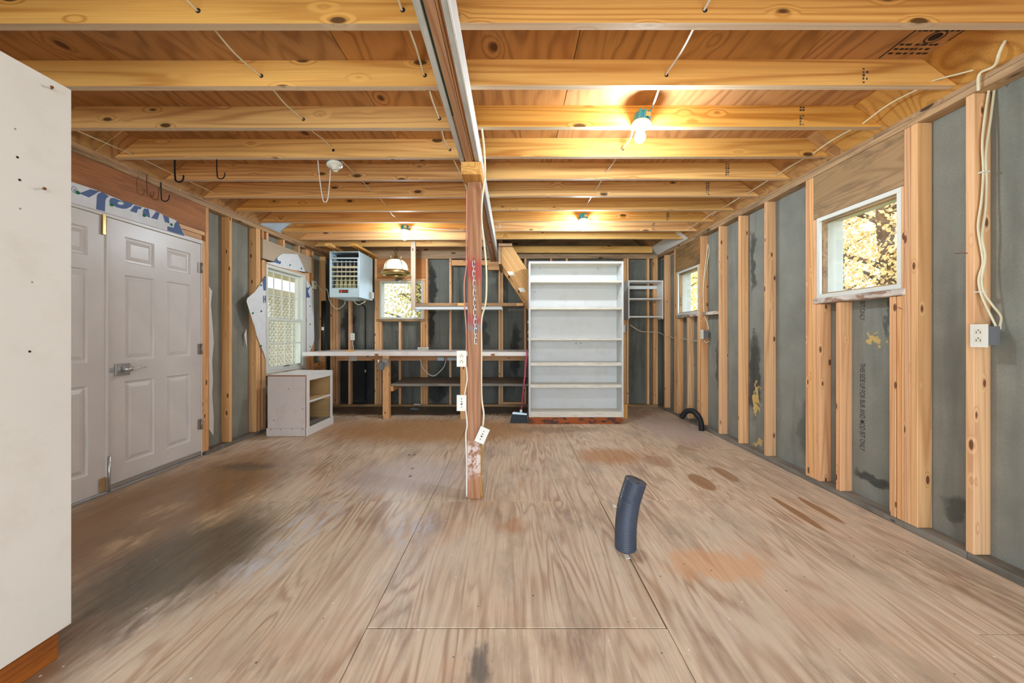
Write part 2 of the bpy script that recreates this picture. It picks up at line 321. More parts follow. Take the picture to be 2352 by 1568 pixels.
# ------------------------------------------------------------------ builders
def link(o, parent=None):
    COL.objects.link(o)
    if parent is not None:
        o.parent = parent; o.matrix_parent_inverse = parent.matrix_basis.inverted()   # parts are laid out in room coordinates
    return o
def tag(o, label=None, cat=None, group=None, kind=None):
    for k, v in (('label', label), ('category', cat), ('group', group), ('kind', kind)):
        if v: o[k] = v
    return o
def root(name, label, cat, loc, group=None, kind=None):
    o = bpy.data.objects.new(name, None); o.location = loc; o.empty_display_size = .05; COL.objects.link(o)
    return tag(o, label, cat, group, kind)
def mesh(name, vs, fs, mat, parent=None, smooth=False, origin=None, mats=None, mi=None):
    c = origin if origin is not None else sum((Vector(v) for v in vs), Vector()) / len(vs)
    me = bpy.data.meshes.new(name); me.from_pydata([Vector(v) - c for v in vs], [], fs)
    bm = bmesh.new(); bm.from_mesh(me); bmesh.ops.recalc_face_normals(bm, faces=bm.faces); bm.to_mesh(me); bm.free()
    for m_ in (mats or [mat]): me.materials.append(m_)
    if mi:
        for p, i in zip(me.polygons, mi): p.material_index = i
    if smooth: me.polygons.foreach_set('use_smooth', [True] * len(me.polygons))
    o = bpy.data.objects.new(name, me); o.location = c; return link(o, parent)
ROT = {'x': Matrix.Identity(3), 'y': Matrix.Rotation(math.pi / 2, 3, 'Z'), 'z': Matrix.Rotation(-math.pi / 2, 3, 'Y')}
def box(name, x, y, z, mat, parent=None, axis='x', bev=.0015):
    c = Vector(((x[0] + x[1]) / 2, (y[0] + y[1]) / 2, (z[0] + z[1]) / 2)); d = Vector((abs(x[1] - x[0]), abs(y[1] - y[0]), abs(z[1] - z[0])))
    if axis == 'y': d = Vector((d.y, d.x, d.z))
    if axis == 'z': d = Vector((d.z, d.y, d.x))
    bm = bmesh.new(); bmesh.ops.create_cube(bm, size=1, matrix=Matrix.Diagonal((d.x, d.y, d.z, 1)))
    if bev: bmesh.ops.bevel(bm, geom=bm.edges[:], offset=min(bev, min(d) * .3), segments=1, affect='EDGES')
    me = bpy.data.meshes.new(name); bm.to_mesh(me); bm.free(); me.materials.append(mat)
    o = bpy.data.objects.new(name, me); o.location = c; o.rotation_euler = ROT[axis].to_euler(); return link(o, parent)
def boxes(name, lst, mat, parent=None):
    vs, fs = [], []
    for x, y, z in lst:
        i = len(vs)
        vs += [(a, b_, c) for a in x for b_ in y for c in z]
        fs += [tuple(i + k for k in q) for q in ((0, 1, 3, 2), (4, 6, 7, 5), (0, 4, 5, 1), (2, 3, 7, 6), (0, 2, 6, 4), (1, 5, 7, 3))]
    return mesh(name, vs, fs, mat, parent)
def hexa(name, bot, top, mat, parent=None):
    n = len(bot); vs = list(bot) + list(top)
    fs = [tuple(range(n))[::-1], tuple(range(n, 2 * n))] + [(i, (i + 1) % n, n + (i + 1) % n, n + i) for i in range(n)]
    return mesh(name, vs, fs, mat, parent)
def prism(name, pts, thick, mat, parent=None):
    pts = [Vector(p) for p in pts]; t = Vector(thick); return hexa(name, pts, [p + t for p in pts], mat, parent)
def smooth_path(pts, k=6):
    pts = [Vector(p) for p in pts]
    if len(pts) < 3 or k < 2: return pts
    o = []; q = [pts[0]] + pts + [pts[-1]]
    for i in range(1, len(q) - 2):
        a, b_, c, d = q[i - 1], q[i], q[i + 1], q[i + 2]
        for j in range(k):
            t = j / k; o.append(.5 * ((2 * b_) + (c - a) * t + (2 * a - 5 * b_ + 4 * c - d) * t * t + (3 * b_ - a - 3 * c + d) * t ** 3))
    o.append(pts[-1]); return o
def tube(name, pts, r, mat, parent=None, n=8, k=6, flat=1.0, radii=None):
    P = smooth_path(pts, k); vs, fs = [], []; up = Vector((.13, .31, .94)).normalized()
    for i, p in enumerate(P):
        t = (P[min(i + 1, len(P) - 1)] - P[max(i - 1, 0)]).normalized()
        a = up.cross(t)
        if a.length < .05: a = Vector((1, 0, 0)).cross(t)
        a.normalize(); b_ = t.cross(a); rr = radii[i] if radii else r
        up = b_
        for j in range(n):
            an = 2 * math.pi * j / n; vs.append(p + a * math.cos(an) * rr + b_ * math.sin(an) * rr * flat)
    m = len(P)
    for i in range(m - 1):
        for j in range(n): fs.append((i * n + j, i * n + (j + 1) % n, (i + 1) * n + (j + 1) % n, (i + 1) * n + j))
    fs += [tuple(range(n))[::-1], tuple(range((m - 1) * n, m * n))]
    return mesh(name, vs, fs, mat, parent, smooth=True)
def lathe(name, prof, c, mat, parent=None, n=24, M4=None, close=False):
    vs, fs = [], []
    for r, z in prof:
        for j in range(n): vs.append(Vector((r * math.cos(2 * math.pi * j / n), r * math.sin(2 * math.pi * j / n), z)))
    for i in range(len(prof) - 1):
        for j in range(n): fs.append((i * n + j, i * n + (j + 1) % n, (i + 1) * n + (j + 1) % n, (i + 1) * n + j))
    if M4 is not None: vs = [M4 @ v for v in vs]
    vs = [v + Vector(c) for v in vs]
    return mesh(name, vs, fs, mat, parent, smooth=True, origin=Vector(c))
def disc(name, c, nrm, r, h, mat, parent=None, n=12):
    q = Vector(nrm).to_track_quat('Z', 'Y').to_matrix().to_4x4()
    return lathe(name, [(0.0001, 0), (r, 0), (r, h), (0.0001, h)], c, mat, parent, n, q)
def joinmesh(name, objs, parent=None):
    vs, fs = [], []
    for o in objs:
        i = len(vs); vs += [o.matrix_basis @ v.co for v in o.data.vertices]; fs += [tuple(i + k for k in p.vertices) for p in o.data.polygons]
    mat = objs[0].data.materials[0]
    for o in objs: bpy.data.objects.remove(o)
    return mesh(name, vs, fs, mat, parent)
def text(name, body, size, m4, mat, parent, sx=1.0):
    cu = bpy.data.curves.new(name, 'FONT'); cu.body = body; cu.size = size; cu.align_x = 'CENTER'; cu.align_y = 'CENTER'; cu.offset = size * .012
    t = bpy.data.objects.new(name + '_outline', cu); COL.objects.link(t); bpy.context.view_layer.update()
    me = bpy.data.meshes.new_from_object(t.evaluated_get(bpy.context.evaluated_depsgraph_get()))
    bpy.data.objects.remove(t); bpy.data.curves.remove(cu)
    me.transform(Matrix.Diagonal((sx, 1, 1, 1)))
    me.transform(m4.to_3x3().to_4x4()); me.materials.clear(); me.materials.append(mat)
    o = bpy.data.objects.new(name, me); o.location = m4.translation; return link(o, parent)
def basis(c, ex, ey):
    ex = Vector(ex).normalized(); ey = Vector(ey).normalized(); ez = ex.cross(ey)
    return Matrix(((ex.x, ey.x, ez.x, c[0]), (ex.y, ey.y, ez.y, c[1]), (ex.z, ey.z, ez.z, c[2]), (0, 0, 0, 1)))

# ------------------------------------------------------------------ floor
XR, XL, YB = 2.41, -3.03, 6.26
ZP0, ZP1 = 2.451, 2.527     # double top plate; joists stand on ZP1
ZD = 2.666                  # attic deck underside
fl = box('floor', (-3.2, 2.58), (-2.2, 6.42), (-.06, -.0195), M['oldwood'], None, 'y', 0); tag(fl, 'worn plywood floor of the whole room with brown stains', 'floor', kind='structure')
def sheet(x0, x1, y0, y1):
    g = .0013; o = box('plywood_sheet', (x0 + g, x1 - g), (y0 + g, y1 - g), (-.019, R.uniform(-.0008, 0.0)), M['floor'], fl, 'y', .0016); return o
xs = [-3.119, -1.811, -.592, .628, 1.847, 2.41]
for ci, ys in enumerate([[-2.1, .9, 3.4, 5.57, 6.26], [-2.1, .26, 2.70, 5.14, 5.57, 6.26], [-2.1, .3, 1.531, 2.70, 5.14, 5.57, 6.26], [-2.1, .28, 2.72, 5.16, 5.57, 6.26], [-2.1, 1.5, 3.945, 6.26]]):
    for y0, y1 in zip(ys, ys[1:]): sheet(xs[ci], xs[ci + 1] - (.0035 if ci == 2 and y0 == 1.531 else 0), y0 + (.002 if y0 == 1.531 else 0), y1)

# ------------------------------------------------------------------ right wall
def wall_root(name, label, x, y, z, mat):
    o = box(name, x, y, z, mat, None, 'x', 0); return tag(o, label, 'wall', kind='structure')
def holed_slab(name, label, x, spans, zs, holes, mat):
    """outer siding as strips round the window holes: spans along y"""
    lst = []; ys = sorted({spans[0], spans[1]} | {h[0] for h in holes} | {h[1] for h in holes})
    for a, b_ in zip(ys, ys[1:]):
        hs = [h for h in holes if h[0] <= a and b_ <= h[1]]
        if not hs: lst.append((x, (a, b_), zs))
        else:
            h = hs[0]; lst += [(x, (a, b_), (zs[0], h[2])), (x, (a, b_), (h[3], zs[1]))]
    return lst
WR1 = (2.345, 3.0, 1.478, 2.108); WR2 = (4.898, 5.545, 1.47, 2.104)
wr = boxes('wall_right', holed_slab('', '', (2.512, 2.56), (-2.2, 6.44), (-.06, 2.53), [WR1, WR2], M['siding']), M['siding']); tag(wr, 'right-hand stud wall with grey sheathing and two square windows', 'wall', kind='structure')
def sheathe(parent, x, ys, zs, holes, mat, axis='x'):
    for a, b_ in zip(ys, ys[1:]):
        cs = [h for h in holes if h[1] > a and h[0] < b_]
        parts = holed_slab('', '', x, (a + .001, b_ - .001), zs, [(max(h[0], a + .001), min(h[1], b_ - .001), h[2], h[3]) for h in cs], mat)
        if axis == 'y': parts = [(p[1], p[0], p[2]) for p in parts]
        boxes('sheathing_panel', parts, mat, parent)
sheathe(wr, (2.4995, 2.5118), [-2.15, .32, 1.54, 2.765, 3.985, 5.205, 6.35], (0.0, ZP1), [WR1, WR2], M['sheathR'])
def stud(parent, side, y0, y1, z0=.038, z1=ZP0, mat=None, name='stud', bow=0):
    x = (XR, 2.499) if side == 'r' else (-3.119, XL)
    return box(name, x, (y0, y1), (z0, z1), mat or M['stud'], parent, 'z', .003)
box('sill_plate', (XR - .004, 2.499), (-2.1, 2.0), (0, .0375), M['grayboard'], wr, 'y')
box('sill_plate', (XR - .002, 2.499), (2.003, 6.26), (0, .0375), M['grayboard'], wr, 'y')
for a, b_, e in ((-2.1, 1.4, 0), (1.403, 6.346, .002)): box('top_plate', (XR - e, 2.499), (a, b_), (ZP0, ZP0 + .0375), M['oldwood'], wr, 'y')
for a, b_, e in ((-2.1, 2.52, .003), (2.523, 6.258, 0)): box('top_plate', (XR - e, 2.499), (a, b_), (ZP0 + .0385, ZP1), M['oldwood'], wr, 'y')
for y in (-1.26, -.85, -.44, -.03, .38, .79, 1.17, 1.57, 1.973, 3.582, 3.998, 4.383, 5.974): stud(wr, 'r', y, y + .038)
# big window framing
for a, b_, z1 in ((2.249, 2.2885, ZP0), (2.2895, 2.3275, ZP0), (3.031, 3.07, ZP0), (3.0705, 3.108, ZP0), (4.82, 4.858, ZP0), (5.6, 5.638, ZP0)): stud(wr, 'r', a, b_, .038, z1, name='king_stud')
for a, b_ in ((3.004, 3.0305), (4.8585, 4.896), (5.5615, 5.5995)): stud(wr, 'r', a, b_, .038, 2.105, name='trimmer_stud')
stud(wr, 'r', 2.3285, 2.344, .038, 2.107, name='trimmer_stud')
for a, b_ in ((2.345, 2.371), (2.376, 2.418), (2.778, 2.817), (2.962, 3.0), (5.19, 5.228), (5.52, 5.56), (4.898, 4.93)): stud(wr, 'r', a, b_, .038, 1.43, name='cripple_stud')
box('header', (XR + .004, 2.494), (2.3295, 3.0300), (2.11, ZP0 - .001), M['header'], wr, 'y'); box('header', (XR + .004, 2.494), (4.859, 5.599), (2.107, ZP0 - .001), M['header'], wr, 'y')
box('blocking', (XR - .002, 2.499), (4.4225, 4.8185), (1.435, 1.473), M['sillpaint'], wr, 'y')
# printing on the sheathing
def vprint(parent, c, ex, ey, body, size, sx): return text('sheathing_print', body, size, basis(c, ex, ey), M['inkblack'], parent, sx)
vprint(wr, (2.4985, 2.70, .672), (0, 0, -1), (0, -1, 0), 'THIS SIDE UP FOR BUR AND MOD BIT ONLY', .056, .56)
vprint(wr, (2.4985, 2.70, 1.36), (0, 0, -1), (0, -1, 0), 'BIT ONLY', .056, .56)
vprint(wr, (2.4985, 3.915, .95), (0, 0, -1), (0, -1, 0), 'THIS SIDE UP FOR BUR AND MOD BIT ONLY', .056, .56)
# nails sticking out
def nail(parent, p, d, L=.05):
    p = Vector(p); d = Vector(d); return tube('nail', [p, p + d * L], .0018, M['rust'], parent, 6, 1)
nail(wr, (XR, 2.36, 1.36), (-.5, -.8, -.25), .06); nail(wr, (XR, 2.0, 1.62), (-.7, .6, .1), .05)

# right windows ------------------------------------------------------
def fixed_window(name, label, y0, y1, z0, z1):
    w = root(name, label, 'window', (XR + .05, (y0 + y1) / 2, z0), kind='structure'); X0, X1 = XR + .003, 2.61; t = .03
    for nm, ys, zs in (('frame_rail', (y0, y1), (z1 - t, z1)), ('frame_rail', (y0, y1), (z0, z0 + t)), ('frame_stile', (y0, y0 + t), (z0 + t, z1 - t)), ('frame_stile', (y1 - t, y1), (z0 + t, z1 - t))):
        box(nm, (X0, X0 + .022), ys, zs, M['vinyl'], w, 'y' if 'rail' in nm else 'z')
    t2 = .013
    for nm, ys, zs in (('stop', (y0 + t2, y1 - t2), (z1 - .045, z1 - t2)), ('stop', (y0 + t2, y1 - t2), (z0 + t2, z0 + .04)), ('stop', (y0 + t2, y0 + .036), (z0 + .04, z1 - .045)), ('stop', (y1 - .036, y1 - t2), (z0 + .04, z1 - .045))):
        box(nm, (X0 + .024, X0 + .062), ys, zs, M['oldwood'], w, 'y')
    for nm, ys, zs in (('outer_jamb', (y0, y1), (z1 - .02, z1)), ('outer_jamb', (y0, y1), (z0, z0 + .02)), ('outer_jamb', (y0, y0 + .02), (z0 + .021, z1 - .021)), ('outer_jamb', (y1 - .02, y1), (z0 + .021, z1 - .021))):
        box(nm, (X0 + .07, X1), ys, zs, M['siding'], w, 'y')
    box('pane', (X0 + .064, X0 + .068), (y0 + .014, y1 - .014), (z0 + .014, z1 - .014), M['glass'], w, 'x', 0)
    box('stool', (XR - .012, XR + .08), (y0 - .03, y1 + .02), (z0 - .042, z0 - .001), M['sillpaint'], w, 'y', .004)
    return w
fixed_window('window_1', 'larger-looking square window over grey sheathing, golden trees behind it', 2.345, 3.0, 1.475, 2.108)
fixed_window('window_2', 'small far square window beside the corner of the right wall', 4.898, 5.545, 1.472, 2.104)

# ------------------------------------------------------------------ back wall
WB = (-2.205, -1.485, 1.45, 2.082)
wb = boxes('wall_back', [(p[1], p[0], p[2]) for p in holed_slab('', '', (6.363, 6.42), (-3.2, 2.56), (-.06, 2.53), [WB], None)] , M['siding']); tag(wb, 'far stud wall with dark sheathing behind the workbench', 'wall', kind='structure')
sheathe(wb, (6.3495, 6.3625), [-3.119, -2.44, -1.22, 0.0, 1.22, 2.4985], (0, 2.52), [WB], M['sheathB'], 'y')
def bstud(x0, x1, z0=.038, z1=ZP0, name='stud', mat=None): return box(name, (x0, x1), (YB, 6.349), (z0, z1), mat or M['stud'], wb, 'z', .003)
box('sill_plate', (XL - .089, XR), (YB - .002, 6.349), (0, .0375), M['oldwood'], wb, 'x')
box('top_plate', (XL - .089, XR), (YB - .002, 6.349), (ZP0, ZP0 + .0375), M['oldwood'], wb, 'x'); box('top_plate', (XL - .089, XR - .004), (YB, 6.349), (ZP0 + .0385, ZP1), M['oldwood'], wb, 'x')
for x in (-2.72, -1.048, -.232, -.19, .195, .62, .88, 1.845, 1.89, 2.232, 2.335, 2.374): bstud(x, x + .037)
for x in (-3.02, -2.975, -2.93): bstud(x, x + .038)
for x in (-2.285, -1.441): bstud(x, x + .038, name='king_stud')
bstud(-2.246, -2.2085, .038, 2.08, 'trimmer_stud'); bstud(-1.482, -1.4445, .038, 2.08, 'trimmer_stud')
for x in (-2.205, -1.885, -1.523): bstud(x, x + .037, .038, 1.405, 'cripple_stud')
box('header', (-2.2465, -1.4445), (YB + .003, 6.345), (2.12, ZP0 - .001), M['headerbrown'], wb, 'x'); box('header_plate', (-2.2465, -1.4445), (YB - .003, 6.349), (2.083, 2.119), M['stud'], wb, 'x')
box('blocking', (-.15, .19), (YB, 6.349), (.039, .075), M['stud'], wb, 'x'); box('blocking', (-1.0, .15), (YB - .045, YB - .003), (2.33, 2.42), M['stud'], wb, 'x')
vprint(wb, (-1.955, 6.3485, 1.13), (0, 0, -1), (1, 0, 0), 'MOD BIT ONLY', .06, .6)
vprint(wb, (2.0, 6.3485, 2.05), (0, 0, -1), (1, 0, 0), 'THIS SIDE UP FOR BUR AND MOD BIT ONLY', .06, .6)
vprint(wb, (2.0, 6.3485, .95), (0, 0, -1), (1, 0, 0), 'THIS SIDE UP FOR BUR AND MOD BIT ONLY', .06, .6)
w3 = root('window_3', 'square window in the far wall below the brass lamp', 'window', (-1.845, YB + .05, 1.45), kind='structure')
x0, x1, z0, z1 = WB
for nm, xs_, zs in (('frame_rail', (x0, x1), (z1 - .03, z1)), ('frame_rail', (x0, x1), (z0, z0 + .03)), ('frame_stile', (x0, x0 + .03), (z0 + .03, z1 - .03)), ('frame_stile', (x1 - .03, x1), (z0 + .03, z1 - .03))):
    box(nm, xs_, (YB + .003, YB + .03), zs, M['vinyl'], w3, 'x')
for nm, xs_, zs in (('outer_jamb', (x0, x1), (z1 - .02, z1)), ('outer_jamb', (x0, x1), (z0, z0 + .02)), ('outer_jamb', (x0, x0 + .02), (z0 + .021, z1 - .021)), ('outer_jamb', (x1 - .02, x1), (z0 + .021, z1 - .021))):
    box(nm, xs_, (YB + .07, 6.46), zs, M['siding'], w3, 'x')
box('pane', (x0 + .014, x1 - .014), (YB + .05, YB + .054), (z0 + .014, z1 - .014), M['glass'], w3, 'x', 0)
box('stool', (x0 - .05, x1 + .03), (YB - .014, YB + .06), (z0 - .04, z0 - .001), M['oldwood'], w3, 'x', .004)

# ------------------------------------------------------------------ left wall, doors, window
WL = (4.648, 5.535, .708, 2.062); DO = (1.93, 3.70, -.0, 2.08)
wlft = boxes('wall_left', holed_slab('', '', (-3.19, -3.133), (-2.2, 6.44), (-.06, 2.53), [DO, WL], None), M['siding']); tag(wlft, 'left-hand stud wall holding the grey double doors and a tall window', 'wall', kind='structure')
sheathe(wlft, (-3.1325, -3.1195), [-2.15, .3, 1.93, 3.74, 4.3, 5.6, 6.35], (0, 2.52), [(1.93, 3.74, 0.0, 2.08), WL], M['sheathL'])
for y in (-1.2, -.6, .1, .7, 1.2, 1.6, 4.046, 4.469, 6.1): stud(wlft, 'l', y, y + .038)
for a, b_ in ((3.7355, 3.772), (1.86, 1.898), (4.508, 4.546), (5.62, 5.657)): stud(wlft, 'l', a, b_, name='king_stud')
for a, b_, z in ((3.697, 3.7345, 2.11), (4.577, 4.611, 2.10), (4.6115, 4.6465, 2.10), (5.5375, 5.575, 2.10), (5.58, 5.6185, 2.10)): stud(wlft, 'l', a, b_, .038, z, name='trimmer_stud')
for y in (4.66, 5.0, 5.36, 5.575): stud(wlft, 'l', y, y + .038, 2.355, ZP0, name='cripple_stud')
stud(wlft, 'l', 4.577, 4.611, 2.355, ZP0, name='cripple_stud')
stud(wlft, 'l', 5.73, 5.768); box('blocking', (-3.119, XL), (5.77, 6.098), (.66, .75), M['stud'], wlft, 'y')
box('header', (-3.112, XL - .003), (1.9, 3.7345), (2.205, ZP0 - .001), M['headerbrown'], wlft, 'y')
box('header_plate', (-3.119, XL - .006), (1.9, 3.73), (2.165, 2.203), M['stud'], wlft, 'y'); box('header_plate', (-3.119, XL - .006), (1.9, 3.695), (2.113, 2.16), M['stud'], wlft, 'y')
box('header', (-3.119, XL + .008), (4.577, 5.70), (2.115, 2.352), M['paleboard'], wlft, 'y')
box('sill_plate', (-3.119, XL + .004), (3.74, 6.26), (0, .0375), M['grayboard'], wlft, 'y'); box('sill_plate', (-3.119, XL + .004), (-2.1, 1.86), (0, .0375), M['oldwood'], wlft, 'y')
box('top_plate', (-3.119, XL + .004), (-2.1, 6.257), (ZP0, ZP0 + .0375), M['oldwood'], wlft, 'y')
for a, b_ in ((-2.1, 3.44), (3.452, 6.257)): box('top_plate', (-3.119, XL), (a, b_), (ZP0 + .0385, ZP1), M['oldwood'], wlft, 'y')

def door_leaf(parent, y0, y1, z0, z1):
    """six-panel leaf: stiles and rails with recessed raised panels, facing +X at XD"""
    XD = XL - .008; th = .04; bw = y1 - y0; st = .118 * bw / .85; mid = .115
    rows = [(z0 + .16, z0 + .80), (z0 + .965, z0 + 1.635), (z0 + 1.735, z0 + 1.935)]
    cols = [(y0 + st, (y0 + y1) / 2 - mid / 2), ((y0 + y1) / 2 + mid / 2, y1 - st)]
    lst = []; ys = [y0] + [v for c in cols for v in c] + [y1]
    for i in range(0, len(ys), 2): lst.append(((XD - th, XD), (ys[i], ys[i + 1]), (z0, z1)))
    for c in cols:
        zz = [z0] + [v for r_ in rows for v in r_] + [z1]
        for i in range(0, len(zz), 2): lst.append(((XD - th, XD), c, (zz[i], zz[i + 1])))
    leaf = boxes('door_leaf', lst, M['doorpaint'], parent)
    for c in cols:
        for r_ in rows:
            a0, a1, b0, b1 = c[0], c[1], r_[0], r_[1]; rings = []
            for off, dx in ((0, -.004), (.008, -.013), (.022, -.014), (.026, -.012), (.05, -.003)):
                rings.append([(XD + dx, a0 + off, b0 + off), (XD + dx, a1 - off, b0 + off), (XD + dx, a1 - off, b1 - off), (XD + dx, a0 + off, b1 - off)])
            vs = [p for q in rings for p in q]; fs = [(k * 4 + j, k * 4 + (j + 1) % 4, k * 4 + 4 + (j + 1) % 4, k * 4 + 4 + j) for k in range(4) for j in range(4)] + [(16, 17, 18, 19)]
            mesh('raised_panel', vs, fs, M['doorpaint'], leaf)
    return leaf
d1 = root('door_1', 'grey six-panel double doors with a lever lock on the left wall', 'door', (XL, 2.83, 0), kind='structure')
door_leaf(d1, 2.846, 3.682, .022, 2.068); door_leaf(d1, 1.985, 2.820, .022, 2.068)
box('astragal', (XL - .047, XL + .002), (2.8205, 2.8375), (.022, 2.066), M['doorpaint'], d1, 'z', .002)
box('door_gap', (XL - .05, XL - .03), (2.838, 2.8455), (.02, 2.07), M['doorshadow'], d1, 'z', 0)
box('head_jamb', (XL - .1, XL + .003), (1.935, 3.6955), (2.074, 2.110), M['doorpaint'], d1, 'y')
box('side_jamb', (XL - .1, XL - .001), (3.684, 3.6955), (.0, 2.073), M['doorpaint'], d1, 'z'); box('side_jamb', (XL - .1, XL), (1.935, 1.98), (0, 2.073), M['doorpaint'], d1, 'z')
box('threshold', (XL - .1, XL + .004), (1.981, 3.683), (0.0, .019), M['steel'], d1, 'y')
box('door_sweep', (XL - .007, XL - .001), (2.846, 3.68), (.024, .062), M['steel'], d1, 'y')
for z in (1.79, 1.0, .27):
    h_ = box('hinge', (XL - .007, XL - .003), (3.645, 3.683), (z, z + .1), M['hinge'], d1, 'z', .001); tube('knuckle', [(XL + .002, 3.684, z), (XL + .002, 3.684, z + .1)], .0075, M['hinge'], h_, 8, 1)
# lock
pt = onx(282, 848, XL)
lk = box('lock_plate', (XL - .0075, XL + .004), (pt.y - .055, pt.y + .055), (pt.z - .045, pt.z + .045), M['steel'], d1, 'z', .002)
tube('lock_cylinder', [(XL + .004, pt.y, pt.z + .002), (XL + .055, pt.y + .012, pt.z + .002)], .02, M['steel'], lk, 14, 1)
tube('lever', [(XL + .05, pt.y + .012, pt.z + .002), (XL + .058, pt.y + .05, pt.z + .004), (XL + .052, pt.y + .13, pt.z + .008)], .009, M['chrome'], lk, 10, 4, .6)
box('latch_bolt', (XL - .01, XL + .001), (2.8385, pt.y - .056), (pt.z - .014, pt.z + .014), M['steel'], d1, 'y')
fb = box('flush_bolt', (XL - .006, XL + .006), (2.79, 2.815), (1.93, 2.085), M['brass'], d1, 'z', .002)
box('flush_bolt', (XL - .006, XL + .006), (2.775, 2.81), (.03, .13), M['oldwood'], d1, 'z', .002)
tube('bolt_rod', [(XL + .01, 2.832, .012), (XL + .01, 2.832, .28)], .007, M['chrome'], d1, 8, 1)

# tall left window
w4 = root('window_4', 'tall white double-hung window with small panes, left wall', 'window', (XL, 5.09, .71), kind='structure')
y0, y1, z0, z1 = 4.649, 5.534, .71, 2.06; fx = (XL - .10, XL + .006)
for nm, ys, zs in (('frame_head', (y0, y1), (z1 - .035, z1)), ('frame_sill', (y0, y1), (z0, z0 + .04)), ('frame_jamb', (y0, y0 + .03), (z0 + .04, z1 - .035)), ('frame_jamb', (y1 - .075, y1), (z0 + .04, z1 - .035))):
    box(nm, fx, ys, zs, M['vinyl'], w4, 'y' if nm in ('frame_head', 'frame_sill') else 'z')
for i in range(3): box('jamb_track', (XL - .09, XL + .002), (y1 - .081 - .0 , y1 - .0755), (z0 + .04, z1 - .036), M['vinyl'], w4, 'z') if i == 0 else None
def sash(name, xs_, zs, yy=(y0 + .031, y1 - .083)):
    t = .034
    s_ = boxes(name, [(xs_, yy, (zs[0], zs[0] + t)), (xs_, yy, (zs[1] - t, zs[1])), (xs_, (yy[0], yy[0] + t), (zs[0] + t, zs[1] - t)), (xs_, (yy[1] - t, yy[1]), (zs[0] + t, zs[1] - t))], M['vinyl'], w4)
    xm = sum(xs_) / 2; box('pane', (xm - .002, xm + .002), (yy[0] + .03, yy[1] - .03), (zs[0] + .03, zs[1] - .03), M['glass'], s_, 'x', 0)
    for k in (1, 2, 3):
        y = yy[0] + t + (yy[1] - yy[0] - 2 * t) * k / 4; box('muntin', (xm + .003, xm + .014), (y - .008, y + .008), (zs[0] + t, zs[1] - t), M['vinyl'], s_, 'z', .001)
    z = (zs[0] + zs[1]) / 2; box('muntin', (xm + .004, xm + .013), (yy[0] + t, yy[1] - t), (z - .008, z + .008), M['vinyl'], s_, 'y', .001)
    return s_
sash('upper_sash', (XL - .085, XL - .05), (1.37, z1 - .036)); sash('lower_sash', (XL - .04, XL - .008), (z0 + .041, 1.405))
box('stool', (XL - .02, XL + .03), (y0 - .0, y1 + .0), (z0 - .03, z0 - .001), M['sillpaint'], w4, 'y', .003)
box('lift_rail', (XL - .007, XL + .004), (5.02, 5.14), (.772, .784), M['hinge'], w4, 'y')
# head trim above the window
box('head_trim', (XL - .02, XL + .004), (y0, y1), (2.062, 2.085), M['stud'], w4, 'y')

# ------------------------------------------------------------------ house wrap scraps with print
def flat_poly(name, pts, mat, parent=None, X=XL, thick=.0012, wob=0.0):
    P = [onx(px, py, X) for px, py in pts]
    return prism(name, [p + Vector((R.uniform(0, wob), 0, 0)) for p in P], (thick, 0, 0), mat, parent)
C1 = lambda x, y: (150 + x / 5.226, 400 + y / 5.226)
XW = XL + .010
hw = flat_poly('house_wrap', [C1(*p) for p in ((10, 322), (1440, 745), (1390, 640), (1330, 555), (1200, 500), (1060, 430), (860, 375), (690, 320), (520, 250), (330, 175), (70, 90), (10, 72))], M['wrap'], None, XW)
tag(hw, 'white house wrap with upside-down blue lettering above the grey doors', 'house wrap')
INK = [((165, 230), (300, 180), (415, 207), (385, 218), (345, 245), (283, 278)), ((380, 255), (400, 230), (440, 213), (523, 262), (490, 290), (480, 320), (475, 447), (370, 420)),
       ((775, 440), (830, 372), (918, 395), (905, 418), (872, 418), (855, 466)), ((930, 485), (930, 440), (947, 410), (1000, 418), (1018, 522)), ((1030, 525), (1092, 447), (1132, 468), (1106, 545)),
       ((1170, 487), (1242, 518), (1250, 592), (1195, 573)), ((1225, 625), (1302, 642), (1312, 592), (1342, 560), (1378, 622), (1432, 740), (1225, 677))]
for q in INK: flat_poly('lettering', [C1(*p) for p in q], M['ink'], hw, XW + .0016, .0006)
eo = [C1(*p) for p in ((528, 320), (545, 287), (590, 285), (645, 310), (735, 332), (820, 352), (790, 388), (735, 414), (680, 414), (615, 395), (565, 368), (535, 345))]
ei = [C1(*p) for p in ((628, 346), (634, 336), (650, 330), (672, 331), (690, 336), (704, 350), (700, 360), (690, 365), (672, 367), (652, 365), (638, 360), (630, 352))]
eo = [onx(a, b_, XW + .0018) for a, b_ in eo]; ei = [onx(a, b_, XW + .0018) for a, b_ in ei]
mesh('lettering', eo + ei, [(i, (i + 1) % 12, 12 + (i + 1) % 12, 12 + i) for i in range(12)], M['ink'], hw)
c_ = onx(*C1(110, 187), XW + .0018); ring = []
for k in range(24):
    a = 2 * math.pi * k / 24
    for rr in (.0225, .019): ring.append(c_ + Vector((0, rr * math.cos(a) * .85, rr * math.sin(a))))
mesh('registered_mark', ring, [(2 * k, (2 * k + 2) % 48, (2 * k + 3) % 48, 2 * k + 1) for k in range(24)], M['ink'], hw)
text('registered_mark', 'R', .03, basis(c_, (0, -1, 0), (0, 0, -1)), M['ink'], hw)
def caps(parent, pts, X):
    for p in pts: disc('cap_nail', onx(*p, X), (1, 0, 0), .0115, .004, M['green'], parent, 12)
caps(hw, [C1(*p) for p in ((148, 222), (553, 368), (945, 495), (1272, 605))], XW + .002)
C2 = lambda x, y: (540 + x / 4.612, 540 + y / 4.612)
